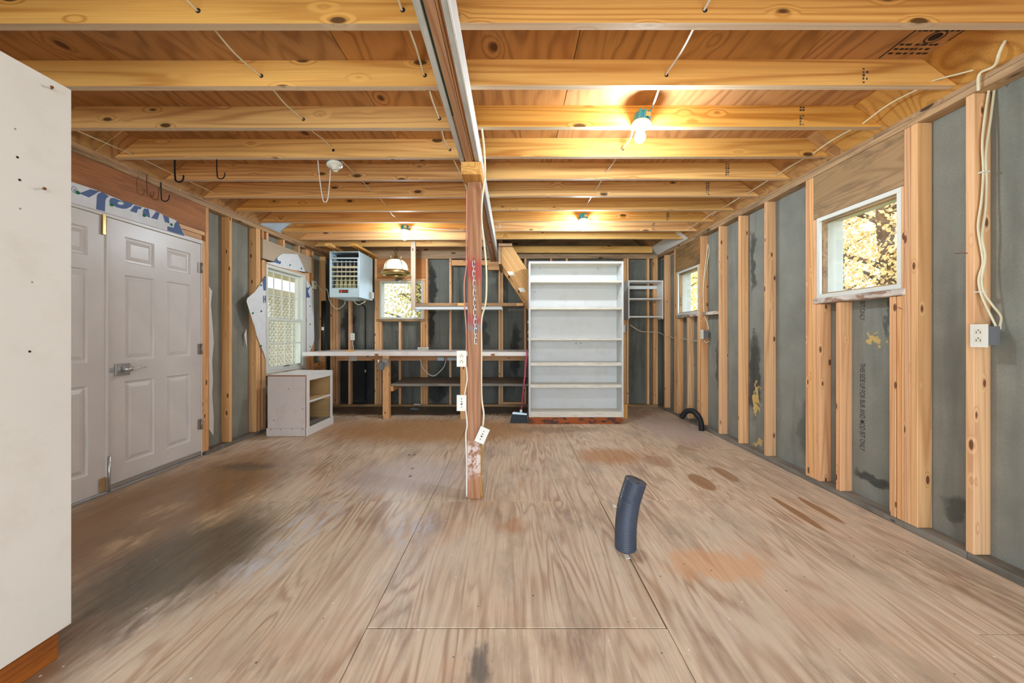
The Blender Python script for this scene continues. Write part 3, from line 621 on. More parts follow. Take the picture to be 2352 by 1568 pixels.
w2 = flat_poly('house_wrap', [C2(*p) for p in ((327, 430), (270, 510), (205, 600), (130, 665), (119, 700), (150, 800), (185, 910), (205, 960), (225, 1060), (260, 1150), (300, 1240), (327, 1325))], M['wrap'], None, XW, .0012, .004)
tag(w2, 'torn white house wrap flap left of the tall window', 'house wrap')
flat_poly('lettering', [C2(*p) for p in ((327, 428), (292, 478), (304, 584), (327, 584))], M['ink'], w2, XW + .0065, .0006)
for q in (((299, 640), (307, 640), (307, 715), (299, 715)), ((307, 670), (325, 672), (325, 682), (307, 682)), ((318, 640), (326, 640), (326, 715), (318, 715))): flat_poly('lettering', [C2(*p) for p in q], M['ink'], w2, XW + .0065, .0006)
caps(w2, [C2(*p) for p in ((275, 530), (187, 825), (277, 805), (275, 1172))], XW + .0055)
w5 = flat_poly('house_wrap', [C2(*p) for p in ((754, 472), (790, 520), (830, 590), (834, 900), (836, 1112), (800, 1215), (786, 1247), (754, 1247))], M['wrap'], None, XW, .0012, .003)
tag(w5, 'narrow house wrap strip right of the tall window with green caps', 'house wrap')
for q in (((756, 553), (790, 556), (770, 590), (795, 660), (756, 660)),): flat_poly('lettering', [C2(*p) for p in q], M['ink'], w5, XW + .0055, .0006)
caps(w5, [C2(*p) for p in ((790, 553), (793, 752), (795, 943), (795, 1180))], XW + .0045)
w6 = flat_poly('house_wrap', [C2(*p) for p in ((332, 284), (410, 286), (440, 240), (470, 212), (505, 195), (660, 200), (700, 280), (742, 390), (600, 366), (450, 333), (332, 292))], M['wrap'], None, XL + .012, .0012, .004)
tag(w6, 'torn house wrap patch on the header above the tall window', 'house wrap')
flat_poly('lettering', [C2(*p) for p in ((412, 286), (445, 240), (452, 272), (487, 276), (480, 306))], M['ink'], w6, XL + .0185, .0006)
caps(w6, [C2(*p) for p in ((450, 272), (582, 316), (703, 352))], XL + .018)
w7 = flat_poly('house_wrap', [(480, 658), (487, 668), (484, 700), (488, 745), (491, 785), (487, 830), (489, 870), (487, 905), (491, 960), (490, 1000), (480, 985)], M['wrapback'], None, XL - .04)
tag(w7, 'long white wrap strip hanging beside the right door edge', 'house wrap')
w8 = flat_poly('house_wrap', [(566, 755), (561, 768), (564, 785), (567, 797)], M['wrapback'], None, XL - .06); tag(w8, 'tiny white wrap scrap poking out behind a left stud', 'house wrap')

# ------------------------------------------------------------------ front wall behind the camera, with an opening added for the fill light
wf = boxes('wall_front', [((-3.2, -2.7), (-2.3, -2.2), (-.06, 2.53)), ((2.1, 2.58), (-2.3, -2.2), (-.06, 2.53)), ((-2.7, 2.1), (-2.3, -2.2), (2.3, 2.53))], M['siding']); tag(wf, 'unseen wall behind the viewer with a wide opening added for light', 'wall', kind='structure')

# ------------------------------------------------------------------ ceiling: deck, joists, beam, roof
SL = .765
ce = box('ceiling', (-2.2, 1.55), (-2.2, 5.36), (ZD + .0165, ZD + .03), M['oldwood'], None, 'y', 0); tag(ce, 'ceiling of exposed orange joists under a plywood attic deck', 'ceiling', kind='structure')
dx = [-2.822, -2.11, -.89, .33, 1.55, 2.2]
for i in range(5):
    ys = [-2.2, -.35, 2.09, 4.12, 5.36] if i % 2 else [-2.2, .47, 2.90, 5.36]
    for a, b_ in zip(ys, ys[1:]): box('deck_sheet', (dx[i] + .002, dx[i + 1] - .002), (a + .002, b_ - .002), (ZD + .0005, ZD + .016), M['deck'], ce, 'y', .001)
for a, b_ in zip([-2.822, -2.11, -.89, -.20], [-2.11, -.89, -.20]): box('deck_sheet', (a + .002, b_ - .002), (5.362, 6.36), (ZD + .0005, ZD + .016), M['deck'], ce, 'y', .001)
def joist(xa, xb, yr, cutl, cutr):
    z0, z1 = ZP1 + .0005, ZD; ya, yb = yr - .038, yr
    tl = (z1 - z0) / SL if cutl else 0; tr = (z1 - z0) / SL if cutr else 0
    pts = [(xa, z0), (xb, z0), (xb - tr, z1), (xa + tl, z1)]
    vs = [Vector((x, ya, z)) for x, z in pts] + [Vector((x, yb, z)) for x, z in pts]
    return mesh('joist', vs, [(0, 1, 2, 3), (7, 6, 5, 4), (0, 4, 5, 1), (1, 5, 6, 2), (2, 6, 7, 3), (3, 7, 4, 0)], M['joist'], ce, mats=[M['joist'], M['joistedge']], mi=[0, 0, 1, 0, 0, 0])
JY = [1.665 + .4095 * k for k in range(11)]
jr = []
for k in range(-1, 11):
    y = 1.665 + .4095 * k
    joist(-3.008, -.2955, y, True, False)
    if k < 10: jr.append(joist(-.2945, 2.387, y - .004 * max(k, 0) - .003, False, True))
for k, xo in ((1, 1.88), (2, 1.85), (4, 1.83), (5, 1.87), (7, 1.82), (8, 1.8)):
    y = JY[k] - .038 - .004 * k - .0036
    lst = []
    for r_ in range(7):
        for c2 in range(2):
            if R.random() < .8:
                z = ZP1 + .012 + r_ * .018; lst.append(((xo + c2 * .018, xo + c2 * .018 + R.uniform(.008, .016)), (y - .0004, y), (z, z + R.uniform(.006, .013))))
    boxes('lumber_stamp', lst, M['inkblack'], jr[k + 1])
# grade stamp on the deck
lst = [((1.955, 1.963), (1.72, 2.02), (ZD - .0006, ZD)), ((2.19, 2.196), (1.72, 1.9), (ZD - .0006, ZD))]
for i in range(9):
    y = 1.74 + i * .03
    if i in (4, 5): continue
    x = 1.975
    while x < 2.17:
        w = R.uniform(.012, .03); lst.append(((x, x + w), (y, y + .012), (ZD - .0006, ZD))); x += w + R.uniform(.006, .02)
ds = boxes('grade_stamp', lst, M['slot'], ce)
lathe('grade_stamp', [(.042, 0), (.036, 0), (.036, -.0006), (.042, -.0006), (.042, 0)], (2.1, 1.876, ZD), M['slot'], ce, 24); disc('grade_stamp', (2.1, 1.876, ZD - .0006), (0, 0, 1), .026, .0005, M['slot'], ce, 16)
# roof planes (sheathing seen between the joist ends)
rf = root('roof', 'sloping roof sheathing seen between the joist ends', 'roof', (-.3, 2, 2.6), kind='structure')
def roof_sheet(side, y0, y1, mat, xi=None):
    if side == 'r': xa, xb = 2.408, (xi if xi is not None else -.272); f = lambda x: ZP1 + SL * (2.39 - x)
    else: xa, xb = -3.026, (xi if xi is not None else -.272); f = lambda x: ZP1 + SL * (x + 3.012)
    return prism('roof_sheathing', [(xa, y0, f(xa) + .001), (xb, y0, f(xb) + .001), (xb, y1, f(xb) + .001), (xa, y1, f(xa) + .001)], (0, 0, .015), mat, rf)
def rs(side, y0, y1, m):
    o = roof_sheet(side, y0, y1, m)
    return o
for a, b_ in ((-2.2, .3), (.303, 2.74), (2.743, 5.18)): rs('r', a, b_, M['roofply'])
prism('roof_sheathing', [(2.52, 5.183, ZP1 + SL * -.13 + .001), (2.27, 5.183, ZP1 + SL * .12 + .001), (2.27, 6.42, ZP1 + SL * .12 + .001), (2.52, 6.42, ZP1 + SL * -.13 + .001)], (0, 0, .015), M['white'], rf)  # white panel at the eaves, its colour standing in for light coming through
prism('roof_sheathing', [(2.268, 5.183, ZP1 + SL * .122), (-.272, 5.183, ZP1 + SL * 2.662), (-.272, 6.42, ZP1 + SL * 2.662), (2.268, 6.42, ZP1 + SL * .122)], (0, 0, .015), M['oldwood'], rf)
for a, b_ in ((-2.2, .3), (.303, 2.74), (2.743, 4.54)): rs('l', a, b_, M['roofply'])
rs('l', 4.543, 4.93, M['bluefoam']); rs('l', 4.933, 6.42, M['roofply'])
for y in (-2.25, 6.405):
    mesh('gable', [(-3.15, y, 2.53), (2.55, y, 2.53), (-.28, y, 4.56), (-3.15, y + .02, 2.53), (2.55, y + .02, 2.53), (-.28, y + .02, 4.56)], [(0, 1, 2), (5, 4, 3), (0, 3, 4, 1), (1, 4, 5, 2), (2, 5, 3, 0)], M['oldwood'], rf)
# stairwell framing behind the last right joist
box('stairwell_header', (-.2, 2.28), (6.16, 6.198), (ZP1 + .0005, ZD - .03), M['joist'], ce, 'x'); box('rim_joist', (-2.9, 2.3), (6.3, 6.338), (ZP1 + .0005, ZD), M['oldwood'], ce, 'x')
boxes('hip_rafter', [((-.2, -.15), (5.37, 6.15), (ZD - .1, ZD))], M['oldwood'], ce)

bm_ = root('beam', 'built-up beam of grey boards and a brown core under the joists', 'beam', (-.294, 2.5, 2.39), kind='structure')
ZB = 2.392
for xa, xb, m_, zo in ((-.363, -.3345, 'grayply', 0), (-.2605, -.2365, 'grayply', .003), (-.3225, -.2825, 'beamwood', -.004), (-.2815, -.2705, 'beamwood', .002), (-.2355, -.2255, 'white', -.001), (-.2695, -.2612, 'headerbrown', .01)):
    box('beam_ply', (xa, xb), (-2.18, 6.255), (ZB + zo, ZP1 - .0005), M[m_], bm_, 'y', .002)
box('beam_ply', (-.334, -.323), (-2.18, 2.1), (ZB + .01, ZP1 - .0005), M['greenpaint'], bm_, 'y', .001); box('beam_ply', (-.334, -.323), (2.101, 6.255), (ZB + .012, ZP1 - .0005), M['beamwood'], bm_, 'y', .001)
box('beam_bearing', (-.40, -.05), (6.18, 6.256), (2.25, 2.386), M['stud'], bm_, 'x')
po = root('post', 'reddish timber post with red spray bands standing mid-room', 'post', (-.279, 2.79, 0), kind='structure')
PX0, PX1, PY0, PY1 = -.326, -.230, 2.735, 2.83
box('shaft', (PX0, PX1), (PY0, PY1), (0.0005, 2.298), M['postwood'], po, 'z', .003)
box('bearing_block', (-.357, -.217), (2.617, 2.97), (2.299, 2.3875), M['joist'], po, 'y', .002)

# ------------------------------------------------------------------ tall cabinet at the left edge
tc = root('tall_cabinet', 'tall cream-painted cabinet with a wooden toe kick at the left edge', 'cabinet', (-1.9, 1.1, 0))
box('side_panel', (-1.654, -1.635), (.62, 1.402), (.118, 2.095), M['panelwhite'], tc, 'z', .002)
box('side_panel', (-2.3, -2.281), (.62, 1.402), (.118, 2.095), M['panelwhite'], tc, 'z', .002)
box('back_panel', (-2.28, -1.655), (1.385, 1.401), (.12, 2.094), M['panelwhite'], tc, 'z', .002); box('door', (-2.28, -1.655), (.62, .64), (.12, 2.094), M['panelwhite'], tc, 'z', .002)
box('top', (-2.28, -1.655), (.641, 1.384), (2.075, 2.094), M['panelwhite'], tc, 'x'); box('bottom', (-2.28, -1.655), (.641, 1.384), (.119, .138), M['panelwhite'], tc, 'x')
box('toe_kick', (-1.69, -1.67), (.66, 1.39), (0.0005, .1175), M['cutwood'], tc, 'y'); box('toe_kick', (-2.27, -1.691), (1.37, 1.389), (0.0005, .1175), M['cutwood'], tc, 'x'); box('toe_kick', (-2.27, -1.691), (.66, .68), (0.0005, .1175), M['cutwood'], tc, 'x'); box('toe_kick', (-2.29, -2.271), (.66, 1.39), (0.0005, .1175), M['cutwood'], tc, 'y')
for px, py, L in ((118, 204, .03), (100, 434, .028)):
    p = onx(px, py, -1.635); tube('nail', [p, p + Vector((.02, -L * .5, -.004))], .0025, M['rust'], tc, 6, 1)
    disc('nail_head', p + Vector((.02, -L * .5, -.004)), (1, -.4, 0), .005, .002, M['rust'], tc, 8)
for px, py in ((40, 361), (45, 413), (68, 807)): disc('screw_hole', onx(px, py, -1.6349), (1, 0, 0), .004, .0006, M['slot'], tc, 8)

# ------------------------------------------------------------------ bookcase
BY = 5.03
zz = lambda py, Y: H + (CY - py) / F * Y
bc = root('bookcase', 'tall white bookcase with six shelves against the far wall', 'bookcase', (.85, 5.16, 0))
bx0, bx1, bt = .219, 1.481, .022; zt = zz(599.8, BY); zb = zz(958, BY)
box('side_panel', (bx0, bx0 + bt), (BY, 5.30), (zb + .0, zt), M['shelfpaint'], bc, 'z', .002); box('side_panel', (bx1 - bt, bx1), (BY, 5.30), (zb, zt), M['shelfpaint'], bc, 'z', .002)
box('back_panel', (bx0 + bt + .0005, bx1 - bt - .0005), (5.285, 5.2995), (zb, zt - .001), M['shelfpaint'], bc, 'z', .0)
for y0_, y1_ in ((599.8, 604.8), (643.5, 648.5), (705.5, 710.5), (777, 781.3), (833, 840), (883.5, 890.5), (946, 958)):
    za, zc = zz(y1_, BY), zz(y0_, BY)
    box('shelf' if y0_ > 600 else 'top_board', (bx0 + bt + .0006, bx1 - bt - .0006), (BY + .002, 5.284), (za, zc - .0), M['shelfedge'], bc, 'x', .002)
box('toe_kick', (bx0 + .006, bx1 - .02), (BY + .004, 5.29), (0.0005, zb - .001), M['kick'], bc, 'x', .002)
for px, py in ((1240, 616), (1373, 616), (1228, 670), (1323, 789), (1334, 788)): disc('screw_hole', at(px, py, 5.284), (0, -1, 0), .006, .0006, M['slot'], bc, 8)
for z in (1.36, 1.22, 1.13): disc('shelf_clip', (bx0 - .001, BY + .06, z), (-1, 0, 0), .02, .012, M['offwhite'], bc, 10)

# ------------------------------------------------------------------ small open wall shelf
ws = root('wall_shelf', 'small open white shelf unit hung in the far right corner', 'shelf', (2.12, 6.15, 1.44))
sx0, sx1, sy0, sy1, sz0, sz1 = 1.846, 2.404, 6.02, 6.256, 1.44, 2.058
box('side_panel', (sx0, sx0 + .018), (sy0, sy1), (sz0, sz1), M['white'], ws, 'z'); box('side_panel', (sx1 - .018, sx1), (sy0, sy1), (sz0, sz1), M['white'], ws, 'z')
for z in (sz1 - .024, 1.752, 1.466): box('shelf', (sx0 + .0185, sx1 - .0185), (sy0 + .003, sy1), (z, z + .022), M['white'], ws, 'x')
box('back_rail', (sx0 + .0185, sx1 - .0185), (sy1 - .016, sy1), (1.945, 2.0), M['white'], ws, 'x')

# ------------------------------------------------------------------ workbench
wk = root('workbench', 'long white-topped workbench on timber legs along the far wall', 'workbench', (-1.3, 5.8, 0))
box('worktop', (-2.94, .26), (5.33, 6.255), (.918, .945), M['benchtop'], wk, 'x'); box('front_edge', (-2.95, -1.66), (5.305, 5.329), (.893, .948), M['benchtop'], wk, 'x'); box('front_edge', (-1.659, .26), (5.305, 5.329), (.893, .948), M['benchtop'], wk, 'x')
lg = box('leg', (-1.832, -1.743), (5.331, 5.42), (.0005, .917), M['stud'], wk, 'z', .003); box('leg', (-.735, -.646), (5.331, 5.42), (.0005, .917), M['stud'], wk, 'z', .003)
box('ledger', (-2.9, .24), (6.215, 6.254), (.765, .917), M['stud'], wk, 'x')
box('lower_shelf', (-1.74, .24), (5.422, 6.253), (.452, .487), M['grayboard'], wk, 'x'); box('shelf_edge', (-1.74, .24), (5.40, 5.421), (.45, .486), M['stud'], wk, 'x') if False else None
for x in (-1.73, -.66): box('cross_rail', (x - .02, x + .018), (5.424, 6.25), (.38, .45), M['stud'], wk, 'y')
for px in (865, 1132): 
    p = at(px, 814.5, 5.3045); box('joint_patch', (p.x - .03, p.x + .03), (5.3035, 5.3048), (p.z - .018, p.z + .016), M['beamwood'], wk, 'x', 0); disc('screw_head', (p.x, 5.3034, p.z), (0, -1, 0), .009, .001, M['slot'], wk, 8)
# clamped block on the leg
gv = root('clamped_block', 'small grey block in a bracket on the bench leg', 'bracket', (-1.79, 5.3, .78))
box('bracket', (-1.835, -1.74), (5.318, 5.3305), (.745, .85), M['hinge'], gv, 'x'); box('block', (-1.865, -1.80), (5.25, 5.317), (.70, .80), M['graybox'], gv, 'x', .004); box('arm', (-1.80, -1.745), (5.28, 5.317), (.80, .845), M['hinge'], gv, 'x')
disc('end_cap', (-1.866, 5.284, .815), (-1, 0, .2), .024, .012, M['plate'], gv, 14)

# papers, power strip on the bench
pp = prism('paper_sheet', [at(763, 809.5, 5.5) * 1, Vector((-2.18, 5.45, .946)), Vector((-2.1, 5.75, .946)), Vector((-2.55, 5.8, .946))], (0, 0, .002), M['paper']) if False else None
s1 = box('paper_sheet', (-2.5, -2.12), (5.42, 5.66), (.9455, .947), M['paper'], None, 'x', 0); tag(s1, 'loose sheets of white paper lying on the bench top', 'paper')
s2 = prism('paper_sheet', [(-2.45, 5.44, .9475), (-2.3, 5.43, .9475), (-2.33, 5.62, .9475), (-2.37, 5.55, .975)], (0, 0, .0012), M['paperorange']); tag(s2, 'folded tan paper on top of the white sheets', 'paper')
ps = root('power_strip', 'white power strip lying at the back of the bench', 'power strip', (-1.48, 6.17, .946))
box('housing', (-1.545, -1.37), (6.15, 6.20), (.9455, .985), M['offwhite'], ps, 'x', .006)
for k in range(5): box('socket', (-1.525 + k * .03, -1.508 + k * .03), (6.1485, 6.1515), (.955, .975), M['graybox'], ps, 'x', 0)

# ------------------------------------------------------------------ base cabinet under the tall window
cb = root('base_cabinet', 'small white open-front cabinet on the floor below the tall window', 'cabinet', (-2.64, 4.75, 0))
cx0, cx1, cy0, cy1, cz = -2.88, -2.412, 4.437, 5.065, .717
box('side_panel', (cx0 + .004, cx1 - .018), (cy0, cy0 + .016), (.094, cz - .016), M['cabgray'], cb, 'x'); box('side_panel', (cx0, cx1 - .02), (cy1 - .018, cy1), (.0005, cz - .02), M['rawply'], cb, 'x')
box('edge_strip', (cx0, cx1 - .0175), (cy0 - .001, cy0 + .018), (cz - .0155, cz - .004), M['cutwood'], cb, 'x', 0); box('edge_strip', (cx1 - .0172, cx1 - .0085), (cy0 - .001, cy0 + .018), (.0005, cz - .004), M['cutwood'], cb, 'z', 0)
box('base_trim', (cx0 - .006, cx1 - .018), (cy0 - .007, cy0 + .012), (.0005, .093), M['cabgray'], cb, 'x')
box('top', (cx0, cx1 + .004), (cy0 - .0, cy1 + .004), (cz - .0035, cz), M['white'], cb, 'x'); box('back_panel', (cx0, cx0 + .012), (cy0 + .0185, cy1 - .019), (.02, cz - .005), M['rawply'], cb, 'z')
box('face_stile', (cx1 - .008, cx1 + .002), (cy0 - .001, cy0 + .055), (.0955, cz - .07), M['white'], cb, 'z'); box('face_stile', (cx1 - .008, cx1 + .002), (cy1 - .05, cy1 + .002), (.0955, cz - .07), M['white'], cb, 'z')
box('face_rail', (cx1 - .008, cx1 + .002), (cy0 - .001, cy1 + .002), (cz - .0695, cz - .004), M['white'], cb, 'y'); box('base_trim', (cx1 - .008, cx1 + .008), (cy0 - .006, cy1 + .012), (.0005, .095), M['white'], cb, 'y')
box('shelf', (cx0 + .013, cx1 - .012), (cy0 + .0175, cy1 - .019), (.385, .402), M['rawply'], cb, 'y'); box('shelf_edge', (cx1 - .0115, cx1 - .0085), (cy0 + .056, cy1 - .051), (.38, .404), M['white'], cb, 'y', 0); box('bottom', (cx0 + .013, cx1 - .012), (cy0 + .0175, cy1 - .019), (.08, .094), M['grayboard'], cb, 'y')
box('cleat', (cx0 + .03, cx1 - .03), (cy1 - .036, cy1 - .0185), (.34, .384), M['stud'], cb, 'x')
for px, py in ((621.5, 986.5), (644, 986), (671, 985), (694.5, 985.5), (629, 965), (663, 893), (695, 939)): disc('screw_hole', at(px, py, cy0 - (.0072 if py > 980 else .0002)), (0, -1, 0), .0055, .0006, M['slot'], cb, 8)

# ------------------------------------------------------------------ unit heater
ht = root('unit_heater', 'blue-grey gas unit heater hanging by the far left corner', 'heater', (-2.44, 5.76, 1.73))
hx0, hx1, hy0, hy1, hz0, hz1 = -2.663, -2.228, 5.50, 6.02, 1.735, 2.402
t = .012
for nm, x, y, z in (('side_panel', (hx0, hx0 + t), (hy0, hy1), (hz0, hz1)), ('side_panel', (hx1 - t, hx1), (hy0, hy1), (hz0, hz1)), ('top_panel', (hx0 + t, hx1 - t), (hy0, hy1), (hz1 - t, hz1)), ('bottom_panel', (hx0 + t, hx1 - t), (hy0, hy1), (hz0, hz0 + t)), ('back_panel', (hx0 + t, hx1 - t), (hy1 - t, hy1), (hz0 + t, hz1 - t))):
    box(nm, x, y, z, M['heater'], ht, 'x', .002)
fz = lambda v: zz(540 + v / 7.126, hy0)
box('front_panel', (hx0 + t, hx1 - t), (hy0, hy0 + .012), (hz0 + t, fz(862)), M['heater'], ht, 'x'); box('front_strip', (hx0 + t, hx1 - t), (hy0, hy0 + .012), (fz(388), fz(362)), M['heater'], ht, 'x')
for x in (hx0 + t, hx1 - t - .018): box('front_stile', (x, x + .018), (hy0, hy0 + .012), (fz(861), fz(389)), M['heater'], ht, 'z')
box('flue_collar', (hx0 + .1, hx1 - .04), (hy0 + .05, hy0 + .2), (fz(340), fz(310)), M['dark'], ht, 'x'); box('core', (hx0 + t, hx1 - t), (hy0 + .2, hy0 + .21), (hz0 + t, hz1 - t), M['dark'], ht, 'x', 0)
lx = (hx0 + t + .019, hx1 - t - .019)
for v, th, m_ in ((432, .012, 'heater'), (522, .030, 'heaterslat'), (596, .018, 'heaterslat'), (670, .024, 'heaterslat'), (738, .009, 'heaterslat'), (810, .009, 'heaterslat')):
    box('louver', lx, (hy0 + .001, hy0 + .03), (fz(v) - th / 2, fz(v) + th / 2), M[m_], ht, 'x')
for k in range(5):
    x = lx[0] + .055 + k * .0625
    prism('burner_tube', [(x - .008, hy0 + .06, fz(690)), (x + .008, hy0 + .06, fz(690)), (x + .008, hy0 + .06, fz(400)), (x - .008, hy0 + .06, fz(400))], (0, .1, 0), M['tube'], ht)
    prism('burner_tube', [(x - .028, hy0 + .05, fz(858)), (x + .028, hy0 + .05, fz(858)), (x + .008, hy0 + .05, fz(692)), (x - .008, hy0 + .05, fz(692))], (0, .1, 0), M['tube_y'], ht)
lb = at(730 + 423 / 7.126, 540 + 918 / 7.126, hy0 - .001)
pl = box('name_plate', (lb.x - .066, lb.x + .066), (hy0 - .0012, hy0 - .0002), (lb.z - .023, lb.z + .023), M['slot'], ht, 'x', 0)
lathe('emblem', [(.0175, 0), (.006, 0), (.006, -.001), (.0175, -.001), (.0175, 0)], (lb.x - .035, hy0 - .0013, lb.z), M['orange'], pl, 18, Matrix.Rotation(math.pi / 2, 4, 'X')); text('lettering', 'TRANE', .024, basis((lb.x + .026, hy0 - .0016, lb.z), (1, 0, 0), (0, 0, 1)), M['orange'], pl, .95)
lathe('burner_pan', [(.0001, -.03), (.12, -.03), (.17, 0)], (-2.44, 5.74, hz0), M['heater'], ht, 4, Matrix.Rotation(math.pi / 4, 4, 'Z'))
box('junction_box', (hx1, hx1 + .03), (5.94, 6.0), (1.76, 1.86), M['plate'], ht, 'z', .002)
disc('gas_valve_tag', (-2.30, 5.9, 1.70), (0, -1, 0), .012, .006, M['cablered'], ht, 10)
for x in (-2.63, -2.27):
    for y in (5.58, 5.95): tube('hanger_rod', [(x, y, hz1), (x, y, 2.449)], .005, M['steel'], ht, 6, 1)
for x, lab in ((-2.67, 'hanger board over the left side of the heater'), (-2.31, 'hanger board over the right side of the heater')):
    o = box('hanger_board', (x, x + .09), (5.36, 6.25), (2.488, 2.526), M['joist'], None, 'y'); o.location.z -= .037; tag(o, lab, 'board')
gp = root('gas_pipe', 'thin black gas pipe dropping from the heater to the floor', 'pipe', (-2.4, 6.0, 0))
tube('pipe', [(-2.45, 6.30, 0.06), (-2.45, 6.30, 1.60), (-2.45, 6.27, 1.66), (-2.45, 6.0, 1.70), (-2.45, 5.98, 1.72)], .011, M['black'], gp, 10, 1); disc('coupling', (-2.45, 6.30, .56), (0, 0, 1), .018, .05, M['steel'], gp, 10); tube('elbow', [(-2.45, 6.30, .10), (-2.45, 6.30, .055), (-2.52, 6.30, .052), (-2.66, 6.30, .052)], .012, M['black'], gp, 10, 4)

# cables around the heater
def cable(name, label, pts, r=.0045, mat='cable', k=6, group=None, flat=1.0):
    o = tube(name, pts, r, M[mat], None, 8, k, flat); return tag(o, label, 'cable', group)
cable('thermostat_wire', 'thin beige wire looping from thermostat to under the heater', [onx(727, 652, XL + .01), at(742, 668, 5.9), at(751, 664, 5.7), at(757, 690, 5.7), at(768, 706, 5.7), at(778, 709, 5.7), at(790, 700, 5.7), at(793, 691, 5.7)], .004)
cable('flex_wire', 'short beige flexible wire arc below the heater', [at(812, 690, 5.7), at(818, 697, 5.7), at(826, 699, 5.7), at(836, 694, 5.7), at(838, 690, 5.7)], .005)
cable('heater_cord', 'dark cord hanging from the right side of the heater', [at(856, 684, 5.97), at(861, 690, 6.0), at(861, 705, 6.2), at(858, 740, 6.29), at(856, 790, 6.30), at(856, 830, 6.30)], .005, 'graybox')
cable('outlet_cord', 'white cord running from the wall outlet down behind the bench', [at(811, 782, 6.23), at(810, 790, 6.23), at(812, 797, 6.22), at(811, 805, 6.21)], .005)

# thermostat, black pipe
th = root('thermostat', 'beige thermostat on the stud right of the tall window', 'thermostat', (XL, 5.73, 1.9))
p = onx(721, 654, XL + .014); box('case', (XL + .0005, XL + .03), (p.y - .05, p.y + .05), (p.z - .06, p.z + .06), M['offwhite'], th, 'z', .006); box('dial_window', (XL + .03, XL + .032), (p.y - .015, p.y + .02), (p.z + .0, p.z + .03), M['graybox'], th, 'z', 0)
bp = root('black_pipe', 'black plastic pipe leaning in the corner behind the bench', 'pipe', (-2.85, 6.0, .946))
tube('pipe_body', [Vector((-2.93, 5.86, .95)), Vector((-2.985, 5.98, 1.72))], .036, M['black'], bp, 14, 1); box('sticker', (-2.965, -2.93), (5.869, 5.874), (1.26, 1.31), M['plate'], bp, 'z', 0)

# ------------------------------------------------------------------ brass lamp
LX, LY = at(909.5, 600, 5.55).x, 5.55
bl = root('pendant_lamp', 'brass pendant lamp with a cream dome above the far window', 'lamp', (LX, LY, 2.02))
lz = lambda py: zz(py, LY); r0 = .18
pr = []
for k in range(10):
    a = math.pi / 2 * k / 9; pr.append((.05 + (r0 - .05) * math.sin(a), lz(622) + (lz(596) - lz(622)) * (1 - (1 - math.cos(a)) ** 1.1)))
lathe('dome', pr, (LX, LY, 0), M['creamglass'], bl, 32)
lathe('rim', [(r0 - .005, lz(621)), (.200, lz(623)), (.212, lz(626)), (.212, lz(629)), (.195, lz(632)), (.17, lz(633)), (.16, lz(631)), (.162, lz(626)), (r0 - .005, lz(621))], (LX, LY, 0), M['brass'], bl, 36)
lathe('cap', [(.055, lz(597)), (.05, lz(594)), (.028, lz(592)), (.03, lz(588)), (.016, lz(586)), (.02, lz(583)), (.0001, lz(582))], (LX, LY, 0), M['brass'], bl, 20)
for k in range(4):
    a = math.pi / 4 + k * math.pi / 2; c, s = math.cos(a), math.sin(a)
    tube('cage_rod', [(LX + c * q[0] * 1.04, LY + s * q[0] * 1.04, q[1] + .004) for q in pr[::3] + [(.2, lz(623))]], .005, M['brass'], bl, 6, 3)
for sgn in (-1, 1): tube('cap_ring', [(LX + sgn * .03, LY, lz(588)), (LX + sgn * .07, LY, lz(586)), (LX + sgn * .075, LY, lz(592)), (LX + sgn * .05, LY, lz(596))], .005, M['brass'], bl, 6, 4)
tube('hanging_ring', [(LX + .022 * math.cos(a), LY, lz(577) + .022 * math.sin(a)) for a in [k * math.pi / 6 for k in range(13)]], .004, M['hook'], bl, 6, 2)
tube('hook', [(LX, LY, lz(578) - .02), (LX, LY, lz(582))], .006, M['brass'], bl, 6, 1); tube('hanging_hook', [(LX, LY, lz(574)), (LX - .01, LY + .06, 2.47), (LX - .01, LY + .172, 2.52)], .004, M['hook'], bl, 6, 4)
gd = at(916, 642.5, LY); lathe('glass_lens', [(.0001, -.006), (.05, -.004), (.058, 0), (.05, .006), (.0001, .01)], gd, M['chrome'], bl, 20, Matrix.Rotation(math.radians(35), 4, 'X'))
tube('latch', [(LX + .2, LY, lz(628)), (LX + .14, LY - .02, lz(637)), (gd.x + .05, gd.y, gd.z)], .004, M['brass'], bl, 6, 4)

# ------------------------------------------------------------------ hanging shelf, its support board, fluorescent strip
hb = box('hanging_board', (-1.527, -1.458), (5.68, 5.7195), (1.561, 2.60), M['grayply'], None, 'z', .002); hb.data.materials[0] = M['paleboard']; tag(hb, 'pale vertical board hanging from a joist in front of the far window', 'board')
sh = root('wall_plank_shelf', 'plank shelf on the far wall above the workbench', 'shelf', (-.6, 6, 1.62))
box('plank', (-1.457, .19), (5.72, 6.258), (1.625, 1.645), M['grayboard'], sh, 'x'); box('front_rail', (-1.455, .19), (5.682, 5.719), (1.622, 1.668), M['oldwood'], sh, 'x')
for px in (1059, 1194): p = at(px, 699, 5.68); box('tongue_patch', (p.x - .05, p.x + .05), (5.6795, 5.6825), (1.624, 1.666), M['joist'], sh, 'x', 0)
fx_ = root('fluorescent_fixture', 'white fluorescent strip fixture under the plank shelf', 'light fixture', (-.8, 5.74, 1.56))
box('housing', (-1.46, -.155), (5.70, 5.80), (1.572, 1.621), M['fluor'], fx_, 'x', .004); box('reflector_lip', (-1.46, -.155), (5.685, 5.699), (1.570, 1.60), M['fluor'], fx_, 'x', .002)
for x in (-1.468, -.154): box('end_cap', (x - .006, x + .006), (5.69, 5.80), (1.555, 1.6), M['fluor'], fx_, 'x', .002)
box('lamp_socket', (-1.46, -1.40), (5.70, 5.78), (1.54, 1.571), M['heater'], fx_, 'x', .003)

